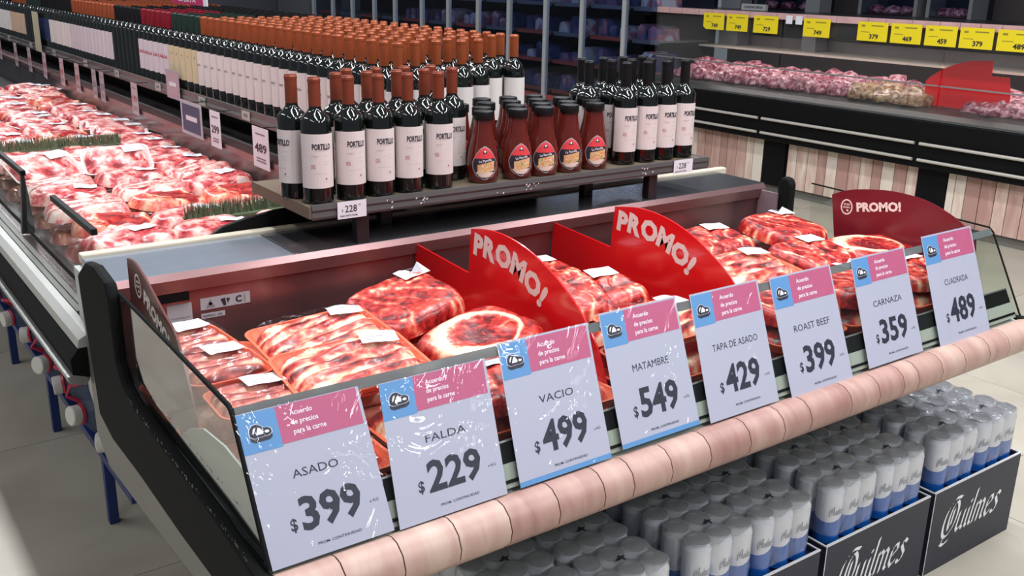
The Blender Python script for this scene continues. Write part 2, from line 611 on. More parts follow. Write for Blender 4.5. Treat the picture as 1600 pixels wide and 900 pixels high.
case = root_at('meat_case', (1.55, 1.8, 0.0), 'open refrigerated meat case with slanted glass front and pink plank-look bumper, nearest the shopper', 'refrigerated case')
mb = MB()
mb.prism([(1.235, 0.735), (1.25, 0.66), (1.35, 0.56), (2.28, 0.54), (2.38, 0.62), (2.39, 0.93), (2.165, 0.93), (2.165, 0.70), (1.30, 0.70), (1.27, 0.745)], 'x', 0.47, 2.60, tub_white)
part(mb, 'tub', case)
part(MB().box((0.95, 2.0, 0.0), (2.2, 2.25, 0.545), black_paint), 'pedestal', case)
part(MB().box((0.475, 2.150, 0.70), (2.595, 2.164, 0.905), mat('case_back_steel', (0.24, 0.13, 0.135), 0.24, 0.75, var=0.35, scale=5, bump=0.05)), 'back_panel', case)  # warm red in this steel's colour stands in for reflected meat
part(MB().prism([(2.140, 0.905), (2.165, 0.905), (2.165, 0.949), (2.148, 0.949), (2.136, 0.935)], 'x', 0.475, 2.595, steel), 'top_rail', case)
part(MB().box((0.92, 2.148, 0.93), (2.60, 2.372, 0.950), ledge_mat), 'ledge', case, bevel=0.003)
part(MB().box((0.485, 2.148, 0.93), (0.918, 2.372, 0.950), ledge_reflection), 'ledge', case, bevel=0.003, label='ledge section coloured paler for the ceiling reflection, at the open end')
part(MB().box((0.485, 2.373, 0.935), (2.66, 2.403, 0.958), cream_trim), 'rear_trim', case, bevel=0.004)
part(MB().box((0.48, 1.30, 0.72), (2.595, 2.145, 0.73), dark_metal), 'deck', case)
# stickers and vent on the inner back panel
def wall_sticker(x0, x1, z0, z1, marks, name='sticker'):
    m = MB().box((x0, 2.1488, z0), (x1, 2.1498, z1), mat('sticker_grey', (0.42, 0.40, 0.42), 0.5))
    fn = quad_fn((x0, 2.1485, z0), (1, 0, 0), (0, 0, 1), 0.0003)
    marks(m, fn)
    part(m, name, case)


def m1(m, fn):
    for i in range(5):
        flat(m, [(0.006, 0.042 - i * 0.008), (0.05 - (i % 2) * 0.01, 0.042 - i * 0.008), (0.05 - (i % 2) * 0.01, 0.0405 - i * 0.008), (0.006, 0.0405 - i * 0.008)], fn, grey_ink)


def m2(m, fn):
    flat(m, [(0.012, 0.004), (0.034, 0.004), (0.023, 0.024)], fn, grey_ink)
    flat(m, ell(0.023, 0.013, 0.004, 0.004, 8), fn, ink)
    flat(m, [(0.047, 0.020), (0.058, 0.022), (0.060, 0.004), (0.054, 0.003)], fn, ink)
    flat(m, [(0.061, 0.021), (0.070, 0.019), (0.064, 0.008)], fn, ink)
    m.text('C', ink, fn, 0.090, 0.014, 0.015, 0.04)
    flat(m, [(0.104, 0.004), (0.106, 0.004), (0.106, 0.024), (0.104, 0.024)], fn, grey_ink)


def m3(m, fn):
    m.text('REFRIG. AR', ink, fn, 0.027, 0.006, 0.0055, 0.0, w=0.045)


wall_sticker(0.606, 0.662, 0.80, 0.874, m1)
wall_sticker(0.682, 0.800, 0.850, 0.878, m2)
wall_sticker(0.682, 0.738, 0.829, 0.841, m3)
part(MB().box((0.578, 2.138, 0.884), (0.655, 2.149, 0.903), black_paint), 'vent', case)

# front glass, its grey top band and the rails behind it
m = MB()
m.add([gp(0.462, 0, 0), gp(2.575, 0, 0), gp(2.575, 0.248, 0), gp(0.462, 0.248, 0), gp(0.462, 0, -0.006), gp(2.575, 0, -0.006), gp(2.575, 0.248, -0.006), gp(0.462, 0.248, -0.006)],
      [(0, 1, 2, 3), (7, 6, 5, 4), (3, 2, 6, 7), (0, 4, 5, 1)], glass)
part(m, 'front_glass', case)


def strip_on_glass(x0, x1, t0, t1, o0, o1, mt):
    m = MB()
    q = [gp(x0, t0, o1), gp(x1, t0, o1), gp(x1, t1, o1), gp(x0, t1, o1), gp(x0, t0, o0), gp(x1, t0, o0), gp(x1, t1, o0), gp(x0, t1, o0)]
    m.add(q, [(0, 1, 2, 3), (7, 6, 5, 4), (0, 4, 5, 1), (1, 5, 6, 2), (2, 6, 7, 3), (3, 7, 4, 0)], mt)
    return m


part(strip_on_glass(0.464, 2.572, 0.232, 0.250, -0.008, 0.0015, acrylic_band), 'glass_top_band', case)
part(strip_on_glass(0.466, 2.572, 0.046, 0.082, -0.030, -0.010, black_rubber), 'black_rail', case)
part(strip_on_glass(0.466, 2.572, 0.004, 0.046, -0.028, -0.008, rail_cream), 'cream_rail', case)
part(strip_on_glass(0.466, 2.572, 0.012, 0.018, -0.009, -0.0065, black_paint), 'rail_groove', case)
part(strip_on_glass(0.466, 2.572, 0.0825, 0.0855, -0.028, -0.0085, can_lid), 'rail_bead', case)

# bumper of plank-look segments
BP = [(1.228, 0.744), (1.212, 0.7495), (1.194, 0.7475), (1.176, 0.734), (1.167, 0.712), (1.171, 0.690), (1.192, 0.668), (1.232, 0.652)]
seams = [0.462, 0.558, 0.656, 0.759, 0.86, 0.963, 1.066, 1.136, 1.233, 1.337, 1.451, 1.555, 1.641, 1.779, 1.881, 1.974, 2.032, 2.129, 2.228, 2.338, 2.43, 2.575]
for i in range(len(seams) - 1):
    a, b = seams[i] + 0.0012, seams[i + 1] - 0.0012
    m = MB()
    m.prism(BP, 'x', a, b, wood)
    part(m, 'plank', case, smooth=50)
part(MB().prism([(y + (0.003 if y < 1.2 else 0), z - (0.002 if z > 0.7 else -0.002)) for y, z in BP], 'x', 0.460, 2.577, wood_joint), 'bumper_core', case)

# moulded ends
BLK = [(1.96, 1.008), (2.05, 1.020), (2.12, 1.010), (2.20, 0.965), (2.19, 0.900), (2.155, 0.756), (2.14, 0.655), (2.04, 0.632), (1.85, 0.635), (1.60, 0.628), (1.40, 0.630), (1.22, 0.640), (1.172, 0.668), (1.158, 0.70), (1.166, 0.735), (1.195, 0.752),
       (1.23, 0.750), (1.41, 0.770), (1.60, 0.780), (1.82, 0.793), (1.90, 0.813), (1.935, 0.850), (1.940, 0.980)]
LGT = [(2.18, 0.95), (2.245, 0.90), (2.245, 0.57), (2.152, 0.514), (1.891, 0.526), (1.574, 0.545), (1.30, 0.575), (1.22, 0.60), (1.20, 0.66), (1.60, 0.66), (2.10, 0.66), (2.12, 0.80), (2.15, 0.93)]
BLKR = [(2.028, 0.965), (2.040, 0.984), (2.066, 0.986), (2.080, 0.965), (2.083, 0.756), (2.14, 0.655), (2.04, 0.632), (1.85, 0.635), (1.60, 0.628), (1.40, 0.630), (1.24, 0.640), (1.195, 0.668), (1.180, 0.70), (1.190, 0.735), (1.215, 0.748),
        (1.25, 0.744), (1.41, 0.744), (1.60, 0.744), (1.90, 0.748), (2.01, 0.76), (2.027, 0.80)]
for (xa, xb, side) in ((0.437, 0.461, 'left'), (2.583, 2.615, 'right')):
    part(MB().prism(BLK if side == 'left' else BLKR, 'x', xa, xb, black_rubber), 'end_bumper', case, bevel=0.008, label='black rubber end moulding, scuffed along the %s end' % side if side == 'left' else None)
    la, lb = (0.448, 0.470) if side == 'left' else (2.60, 2.63)
    if side == 'left':
        part(MB().prism(LGT, 'x', la, lb, grey_body), 'end_panel', case, bevel=0.008)
        part(MB().prism([(1.24, 0.76), (1.275, 0.835), (1.33, 0.865), (1.42, 0.872), (1.52, 0.862), (1.60, 0.83), (1.66, 0.79), (1.41, 0.775)], 'x', 0.470, 0.4735, tub_white), 'liner', case)
    gx = 0.458 if side == 'left' else 2.578
    GP = [(1.944, 0.985), (1.345, 0.969), (1.226, 0.751), (1.41, 0.772), (1.60, 0.782), (1.82, 0.795), (1.90, 0.815), (1.936, 0.85)]
    part(MB().prism(GP, 'x', gx, gx + 0.004, end_glass_mat if side == 'left' else glass), 'end_glass', case)
    part(MB().tube([(gx + 0.002, 1.944, 0.986), (gx + 0.002, 1.60, 0.978), (gx + 0.002, 1.352, 0.970), (gx + 0.002, 1.340, 0.960), (gx + 0.002, 1.228, 0.752)], 0.0042 if side == 'left' else 0.0026, 8, black_rubber), 'glass_edge_trim', case, smooth=50)
part(MB().box((2.572, 2.070, 0.73), (2.580, 2.148, 0.93), mat('liner_violet', (0.34, 0.25, 0.28), 0.35, 0.3)), 'liner', case)
# scuffs on the left end moulding
m = MB()
for k in range(70):
    t = random.random()
    y = 1.25 + t * 0.62
    z = 0.770 + 0.03 * t - random.random() * 0.008
    s = random.uniform(0.001, 0.004)
    m.add([(0.4362, y, z), (0.4362, y - s * 2.2, z - s * 0.4), (0.4362, y - s, z + s * 0.8)], [(0, 1, 2)], mat('scuff', (0.30, 0.28, 0.27), 0.6))
part(m, 'scuff_marks', case, kind='stuff')

# ------------------------------------------------------------------ price signs on the glass
signs = [
    # x bottom-left, x bottom-right, x top-left, x top-right, t0, t1, name, price, stripe, label bits
    (0.463, 0.671, 0.462, 0.700, 0.001, 0.238, 'ASADO', '399', 0),
    (0.677, 0.891, 0.703, 0.917, -0.002, 0.233, 'FALDA', '229', 0),
    (0.916, 1.128, 0.946, 1.155, -0.001, 0.253, 'VACIO', '499', 1),
    (1.155, 1.362, 1.186, 1.401, 0.005, 0.264, 'MATAMBRE', '549', 1),
    (1.387, 1.597, 1.429, 1.651, -0.001, 0.260, 'TAPA DE ASADO', '429', 0),
    (1.633, 1.847, 1.672, 1.897, -0.012, 0.256, 'ROAST BEEF', '399', 0),
    (1.908, 2.125, 1.960, 2.183, 0.000, 0.256, 'CARNAZA', '359', 0),
    (2.192, 2.421, 2.254, 2.490, -0.008, 0.270, 'CUADRADA', '489', 0),
]
sign_words = ['asado at 399, nearest the left end', 'falda at 229', 'vacio at 499', 'matambre at 549', 'tapa de asado at 429', 'roast beef at 399, sixth along', 'carnaza at 359', 'cuadrada at 489, farthest right']
for si, (bl, br, tl, tr, t0, t1, nm, pr, stp) in enumerate(signs):
    A = Vector(gp(bl, t0, 0.004))
    B = Vector(gp(br, t0, 0.004))
    D = Vector(gp(tl, t1, 0.004))
    ux = (B - A) * 0.985
    uy = D - A
    W, Hh = ux.length, uy.length
    s = tag(empty('price_sign', A), 'sleeved price sign for %s' % sign_words[si], 'price sign')

    def fn(u, v, off=0.0, A=A, ux=ux, uy=uy, W=W, Hh=Hh):
        return tuple(A + ux * (u / W) + uy * (v / Hh) + GN * off - A)
    m = MB()
    m.add([fn(0, 0, 0.0003), fn(W, 0, 0.0003), fn(W, Hh, 0.0003), fn(0, Hh, 0.0003), fn(0, 0, 0), fn(W, 0, 0), fn(W, Hh, 0), fn(0, Hh, 0)],
          [(0, 1, 2, 3), (7, 6, 5, 4), (0, 4, 5, 1), (1, 5, 6, 2), (2, 6, 7, 3), (3, 7, 4, 0)], lilac_paper)
    f1 = lambda u, v: fn(u, v, 0.0006)
    f2 = lambda u, v: fn(u, v, 0.0009)
    f3 = lambda u, v: fn(u, v, 0.0012)
    hb, ht = Hh * 0.735, Hh * (0.985 if si > 1 else 0.995)
    e0 = W * 0.012 if si > 1 else 0.0
    flat(m, [(e0, hb), (W * 0.30, hb), (W * 0.30, ht), (e0, ht)], f1, sky_print)
    flat(m, [(W * 0.30, hb + Hh * 0.012), (W * 0.975, hb + Hh * 0.012), (W * 0.975, ht), (W * 0.30, ht)], f1, pink_print)
    for k, tline in enumerate(('Acuerdo', 'de precios', 'para la carne')):
        m.text(tline, white_ink, f2, W * 0.405, ht - Hh * (0.060 + 0.062 * k), Hh * 0.034, 0.010, sx=0.92, align='l')
    # steak emblem
    cx, cy, q = W * 0.150, (hb + ht) / 2 - Hh * 0.005, W * 0.078
    steak = [(-1.0, 0.0), (-0.92, 0.42), (-0.6, 0.72), (-0.2, 0.78), (0.12, 0.60), (0.40, 0.36), (0.85, 0.30), (1.12, 0.08), (1.10, -0.25), (0.75, -0.45), (0.1, -0.46), (-0.6, -0.50), (-0.95, -0.30)]
    flat(m, [(cx + a * q * 1.04, cy + b * q * 1.04 - q * 0.42) for a, b in steak], f2, ink)
    flat(m, [(cx - q * 1.04, cy - q * 0.45), (cx + q * 1.15, cy - q * 0.45), (cx + q * 1.15, cy), (cx - q * 1.04, cy)], f2, ink)
    flat(m, [(cx + a * q * 1.10, cy + b * q * 1.10) for a, b in steak], lambda u, v: fn(u, v, 0.0010), white_ink)
    flat(m, [(cx + a * q * 1.04, cy + b * q * 1.04) for a, b in steak], lambda u, v: fn(u, v, 0.0011), ink)
    flat(m, [(cx + a * q, cy + b * q) for a, b in ((-0.42, -0.22), (-0.20, 0.30), (0.0, 0.46), (0.22, 0.20), (0.36, -0.02), (0.30, -0.22))], f3, white_ink)
    flat(m, [(cx + a * q, cy + b * q) for a, b in ((-0.72, 0.05), (-0.58, 0.42), (-0.30, 0.52), (-0.52, 0.1), (-0.66, -0.12))], f3, white_ink)
    flat(m, ell(cx + q * 0.70, cy - q * 0.06, q * 0.24, q * 0.14, 8), f3, white_ink)
    wn = min(0.60, 0.075 * len(nm)) * W if len(nm) < 8 else min(0.66, 0.058 * len(nm)) * W
    m.text(nm, ink, f1, W * (0.50 if si == 0 else 0.52), Hh * 0.545, Hh * 0.055, 0.0, w=wn)
    m.text(pr, ink, f1, W * 0.55, Hh * 0.285, Hh * 0.205, 0.030, w=W * 0.50)
    m.text('$', ink, f1, W * 0.235, Hh * 0.235, Hh * 0.075, 0.02, w=W * 0.055)
    m.text('x KG', ink, f1, W * 0.895, Hh * 0.235, Hh * 0.020, 0.0, w=W * 0.075)
    m.text('PROM. CONTINUIDAD', ink, f1, W * 0.56, Hh * 0.075, Hh * 0.017, 0.01, w=W * 0.36)
    if stp:
        flat(m, [(0, 0), (W, 0), (W, Hh * 0.035), (0, Hh * 0.035)], f1, sky_print)
    obj('paper_insert', m.mesh('paper_insert'), s)
    # wrinkled clear sleeve
    m = MB()
    top = Hh * (1.06 if si in (6, 7) else 1.01)
    nx, ny = 10, 12
    vs, fs = [], []
    for j in range(ny + 1):
        for i in range(nx + 1):
            u = -0.004 + (W + 0.008) * i / nx
            v = -0.001 + top * j / ny
            z = 0.0030 + 0.0011 * noise.noise(Vector((u * 18 + si * 7, v * 18, 3.1)))
            if i in (0, nx) or j in (0, ny):
                z = 0.0022
            vs.append(fn(u, v, z))
    for j in range(ny):
        for i in range(nx):
            a = j * (nx + 1) + i
            fs.append((a, a + 1, a + nx + 2, a + nx + 1))
    m.add(vs, fs, sleeve_film)
    obj('clear_sleeve', m.mesh('clear_sleeve', 180), s)

# ------------------------------------------------------------------ red dividers standing in the case
def divider(x, outline, mt, label, name='promo_divider', edge=None):
    s = tag(empty(name, (x, 1.75, 0.73)), label, 'divider')
    m = MB().prism(outline, 'x', x - 0.002, x + 0.002, mt)
    part(m, 'sheet', s)
    return s


def letter_arc(root, x, letters, mt, bold):
    """letters: (char, y, z, angle, cap height); read from the -x side, text runs towards -y"""
    m = MB()
    for ch, y, z, a, h in letters:
        fn = lambda u, v: (x - 0.0024, y - u, z + v)
        m.text(ch, mt, fn, 0, 0, h, bold, rot=a, sx=1.05)
    part(m, 'lettering', root)


ARC = [(1.885, 1.026), (1.80, 1.040), (1.72, 1.038), (1.64, 1.022), (1.56, 0.990), (1.48, 0.942), (1.42, 0.880), (1.385, 0.81)]
OUT = [(2.145, 0.745), (2.145, 0.930), (1.895, 0.915)] + catmull(ARC, 5) + [(1.385, 0.745)]
PL = [('P', 1.852, 0.993, -0.12, 0.048), ('R', 1.806, 0.994, -0.14, 0.048), ('O', 1.752, 0.991, -0.20, 0.048), ('M', 1.694, 0.980, -0.30, 0.048), ('O', 1.640, 0.957, -0.46, 0.048), ('!', 1.603, 0.936, -0.58, 0.050)]
d1 = divider(1.25, OUT, red_acrylic, 'bright red curved divider reading PROMO, left one of the two bright red ones')
letter_arc(d1, 1.25, PL, cream_ink, 0.055)
d2 = divider(1.70, OUT, red_acrylic, 'bright red curved divider reading PROMO, right one of the two bright red ones')
letter_arc(d2, 1.70, PL, cream_ink, 0.055)


def badge_text(root, x, cy, cz, tx, h):
    fn = lambda u, v: (x - 0.0024, cy - u, cz + v)
    m = MB()
    o = ell(0, 0, 0.021, 0.024, 24)
    i2 = ell(0, 0, 0.0165, 0.0195, 24)
    m.add([fn(*p) for p in o] + [fn(*p) for p in i2], [(k, (k + 1) % 24, 24 + (k + 1) % 24, 24 + k) for k in range(24)], cream_ink)
    m.text('PROMO', cream_ink, fn, 0, 0.008, 0.0055, 0.03, w=0.022, rot=0.12)
    m.text('PROMO', cream_ink, fn, 0, -0.001, 0.0055, 0.03, w=0.024, rot=0.12)
    flat(m, ell(0.004, -0.010, 0.004, 0.0035, 8), fn, cream_ink)
    part(m, 'round_badge', root)
    m = MB()
    f2 = lambda u, v: (x - 0.0024, cy - 0.034 - u, cz + v)
    m.text('PROMO!', cream_ink, f2, 0, tx[0], h, 0.05, w=tx[1], rot=tx[2], align='l')
    part(m, 'lettering', root)


AR = [(1.845, 0.972), (1.79, 0.995), (1.72, 1.010), (1.64, 1.019), (1.55, 1.015), (1.48, 0.998), (1.42, 0.972), (1.37, 0.935)]
d3 = divider(2.555, [(1.80, 0.745)] + catmull(AR, 5) + [(1.36, 0.86), (1.36, 0.745)], maroon_acrylic, 'dark maroon curved divider with round badge and PROMO, at the right end of the case')
badge_text(d3, 2.555, 1.787, 0.944, (0.006, 0.150, 0.20), 0.025)
AL = [(1.935, 1.058), (1.885, 1.062), (1.836, 1.052), (1.775, 1.030), (1.715, 1.006), (1.66, 0.985), (1.62, 0.93), (1.585, 0.86), (1.58, 0.80)]
d4 = divider(0.480, [(1.94, 0.80)] + catmull(AL, 4), brown_acrylic, 'brownish curved divider with badge and PROMO, at the left end of the case')
m = MB()
badge_text(d4, 0.480, 1.872, 1.018, (-0.010, 0.150, -0.35), 0.028)

# ------------------------------------------------------------------ packs of meat
def rrect(w, d, r, n=5):
    pts = []
    for (sx, sy, a0) in ((1, 1, 0), (-1, 1, 90), (-1, -1, 180), (1, -1, 270)):
        for k in range(n + 1):
            a = R(a0 + 90 * k / n)
            pts.append((sx * (w / 2 - r) + r * math.cos(a), sy * (d / 2 - r) + r * math.sin(a)))
    return pts


def make_pack(seed, w, d, kind, tray_mt, meat_mt, tray=True, lift=0.0, sticker=(0.25, 0.25), nx=64, ny=48):
    """a foam tray of meat under film; origin at the tray's underside"""
    rnd = random.Random(seed)
    root = tag(empty('meat_pack', (0, 0, -5)), 'pack of meat', 'meat pack')
    if tray:
        m = MB()
        rings = [(0.80, 0.0), (0.84, 0.002), (0.985, 0.024), (1.0, 0.026), (1.0, 0.0285), (0.955, 0.0285), (0.93, 0.022), (0.80, 0.006)]
        base = rrect(w, d, 0.028)
        n = len(base)
        vs = [(x * s, y * s, z) for (s, z) in rings for (x, y) in base]
        fs = [tuple(range(n - 1, -1, -1))]
        for j in range(len(rings) - 1):
            for i in range(n):
                a, b = j * n + i, j * n + (i + 1) % n
                fs.append((a, b, b + n, a + n))
        fs.append(tuple(range((len(rings) - 1) * n, len(rings) * n)))
        m.add(vs, fs, tray_mt)
        m.build('tray', root, 40)
    # height field of meat
    vs, fs, fat = [], [], []
    ox, oy = rnd.uniform(0, 50), rnd.uniform(0, 50)
    ang = rnd.uniform(-0.3, 0.3) if kind == 'strips' else rnd.uniform(0, 3.1)
    ca, sa = math.cos(ang), math.sin(ang)
    mw, md = w * 0.93, d * 0.92
    base_z = 0.012 if tray else 0.0
    H = 0.034 + lift
    blobs = [(rnd.uniform(-0.3, 0.3) * mw, rnd.uniform(-0.28, 0.28) * md, rnd.uniform(0.22, 0.38) * mw, rnd.uniform(0.3, 0.5) * md, rnd.uniform(0, 3.1)) for _ in range(4)]
    for j in range(ny + 1):
        for i in range(nx + 1):
            u, v = 2 * i / nx - 1, 2 * j / ny - 1
            # map square to superellipse
            rr = (abs(u) ** 4 + abs(v) ** 4) ** 0.25
            mxx = max(abs(u), abs(v), 1e-6)
            k = mxx / max(rr, 1e-6)
            x, y = u * k * mw / 2, v * k * md / 2
            e = min(1.0, (1 - mxx) * (5.0 if kind in ('slab', 'chop') else 3.2))
            dome = math.sqrt(max(0.0, 1 - (1 - e) ** 2))
            p, q = x * ca + y * sa, -x * sa + y * ca
            nz = noise.noise(Vector((x * 22 + ox, y * 22 + oy, seed)))
            nf = noise.noise(Vector((x * 70 + ox, y * 70 + oy, seed + 9)))
            if kind == 'strips':
                ph = q * 165 + 4.5 * noise.noise(Vector((p * 12 + ox, q * 16 + oy, 2.0)))
                nz = noise.noise(Vector((p * 16 + ox, q * 44 + oy, seed)))
                nf = noise.noise(Vector((p * 45 + ox, q * 150 + oy, seed + 9)))
                rib = math.sin(ph)
                z = H * dome * (0.80 + 0.12 * rib + 0.16 * nz)
                f = 0.50 - 0.26 * rib + 0.62 * nz + 0.42 * nf
            elif kind == 'chop':
                rr2 = math.hypot((x + 0.006) / (mw * 0.44), (y - 0.002) / (md * 0.42)) + 0.10 * nz
                side = 0.5 + 0.5 * math.cos(math.atan2(y, x) - 2.5)
                rim = max(0.0, 1 - abs(rr2 - 0.86) / (0.07 + 0.20 * side))
                eye = max(0.0, 1 - rr2 / 0.62)
                vein = max(0.0, 1 - abs(noise.noise(Vector((x * 34 + ox, y * 34 + oy, 8.0)))) * 9)
                z = H * dome * (0.86 + 0.08 * nz + 0.06 * rim)
                f = 0.26 + 0.95 * rim - 0.22 * min(1, eye * 2) + 0.20 * nz + 0.22 * nf + 0.30 * vein * (rr2 < 0.8)
            elif kind == 'slab':
                seam2 = noise.noise(Vector((p * 10 + ox, q * 20 + oy, 4.0)))
                streak = max(0.0, 1 - abs(seam2) * 7)
                z = H * dome * (0.90 + 0.10 * nz) - 0.004 * max(0.0, 1 - abs(seam2 - 0.12) * 14) * dome
                f = 0.26 + 0.62 * streak * (0.6 + 0.6 * nf) + 0.34 * nz + 0.30 * nf
            elif kind == 'steak':
                best, bd = 0, 9
                for bi, (bx, by, bw, bh, ba) in enumerate(blobs):
                    dx, dy = x - bx, y - by
                    a, b = dx * math.cos(ba) + dy * math.sin(ba), -dx * math.sin(ba) + dy * math.cos(ba)
                    dd = math.hypot(a / bw, b / bh) - bi * 0.12
                    if dd < bd:
                        bd, best = dd, bi
                ring = 1 - min(1, abs(bd - 0.72) * 6)
                z = H * dome * (0.72 + 0.10 * (best % 3) + 0.12 * nz) + 0.004 * ring * dome
                f = 0.22 + 0.75 * max(0, ring) + 0.38 * nz + 0.18 * nf + (0.35 if bd > 0.9 else 0)
            else:
                fold = math.sin(p * 42 + 2.6 * noise.noise(Vector((x * 11 + ox, y * 11 + oy, 5.0))))
                z = H * dome * (0.80 + 0.10 * fold + 0.20 * nz)
                f = 0.30 + 0.42 * max(0, fold) ** 3 + 0.60 * nz + 0.34 * nf
            vs.append((x, y, base_z + z))
            fat.append(max(0, min(1, f)))
    for j in range(ny):
        for i in range(nx):
            a = j * (nx + 1) + i
            fs.append((a, a + 1, a + nx + 2, a + nx + 1))
    mm = MB().add(vs, fs, meat_mt)
    me = mm.mesh('meat', 180)
    at = me.attributes.new('fat', 'FLOAT', 'POINT')
    at.data.foreach_set('value', fat)
    obj('meat', me, root)
    # film: smoother skin just above
    gx, gy = 14, 11
    fv, ff = [], []
    for j in range(gy + 1):
        for i in range(gx + 1):
            u, v = 2 * i / gx - 1, 2 * j / gy - 1
            rr = (abs(u) ** 5 + abs(v) ** 5) ** 0.2
            mxx = max(abs(u), abs(v), 1e-6)
            k = mxx / max(rr, 1e-6)
            e = min(1.0, (1 - mxx) * 3.4)
            dome = math.sqrt(max(0.0, 1 - (1 - e) ** 2))
            x, y = u * k * w / 2 * 1.004, v * k * d / 2 * 1.004
            hz = noise.noise(Vector((x * 16 + ox, y * 16 + oy, 1.5)))
            z0 = 0.026 if tray else 0.004
            z = z0 + (base_z + H * 1.10 - z0) * dome + 0.0025 * hz * dome + 0.0012
            fv.append((x, y, z))
    for j in range(gy):
        for i in range(gx):
            a = j * (gx + 1) + i
            ff.append((a, a + 1, a + gx + 2, a + gx + 1))
    if tray:
        MB().add(fv, ff, film).build('film', root, 180)
    if sticker:
        sx, sy = sticker[0] * w, sticker[1] * d
        a = rnd.uniform(-0.25, 0.15)
        def surf(px, py):
            return max(v[2] for v in vs if abs(v[0] - px) < 0.009 and abs(v[1] - py) < 0.009) if any(abs(v[0] - px) < 0.009 and abs(v[1] - py) < 0.009 for v in vs) else base_z + H
        zt = surf(sx, sy) + (0.0065 if tray else 0.003)
        zc = surf(sx, sy)
        hw, hh = 0.036, 0.026
        sv, sf = [], []
        for i in range(5):
            for jj in (0, 1):
                u = -hw + 2 * hw * i / 4
                v = -hh if jj == 0 else hh
                xx, yy = sx + u * math.cos(a) - v * math.sin(a), sy + u * math.sin(a) + v * math.cos(a)
                zz = zt + 0.45 * (surf(xx, yy) - zc)
                sv.append((xx, yy, zz + 0.0012 * math.sin(i * 1.7)))
        for i in range(4):
            sf.append((i * 2, i * 2 + 2, i * 2 + 3, i * 2 + 1))
        m = MB().add(sv, sf, white_paper)
        for k in range(4):
            yv = -0.6 + 0.4 * k
            def sp(u, v):
                uu, vv = u * hw, v * hh
                px, py = sx + uu * math.cos(a) - vv * math.sin(a), sy + uu * math.sin(a) + vv * math.cos(a)
                return (px, py, zt + 0.0022 + 0.45 * (surf(px, py) - zc))
            m.add([sp(-0.75, yv), sp(0.1 + 0.15 * k, yv), sp(0.1 + 0.15 * k, yv + 0.07), sp(-0.75, yv + 0.07)], [(0, 1, 2, 3)], grey_ink)
        m.build('price_label', root)
    return Kind(root)


KP = {}


def pack(key, *a, **k):
    if key not in KP:
        KP[key] = make_pack(*a, **k)
    return KP[key]


P_strip = pack('strip', 11, 0.27, 0.20, 'strips', tray_orange, meat, sticker=(0.30, 0.26))
P_strip2 = pack('strip2', 12, 0.27, 0.20, 'strips', tray_orange, meat, sticker=(0.28, 0.20))
P_dark = pack('dark', 13, 0.17, 0.15, 'strips', tray_orange, meat_dark, sticker=(0.12, 0.25))
P_fold = pack('fold', 14, 0.27, 0.23, 'slab', tray_orange, meat, tray=False, lift=0.010, sticker=(0.30, 0.34))
P_steak = pack('steak', 15, 0.29, 0.22, 'chop', tray_orange, meat, tray=False, lift=0.008, sticker=None)
P_red = pack('red', 16, 0.26, 0.215, 'slab', tray_orange, meat, tray=False, lift=0.004, sticker=(0.24, 0.26))
P_low = pack('low', 17, 0.25, 0.225, 'strips', tray_orange, meat, sticker=None, nx=24, ny=18)
P_low2 = pack('low2', 18, 0.25, 0.225, 'fold', tray_orange, meat, sticker=None, nx=24, ny=18)

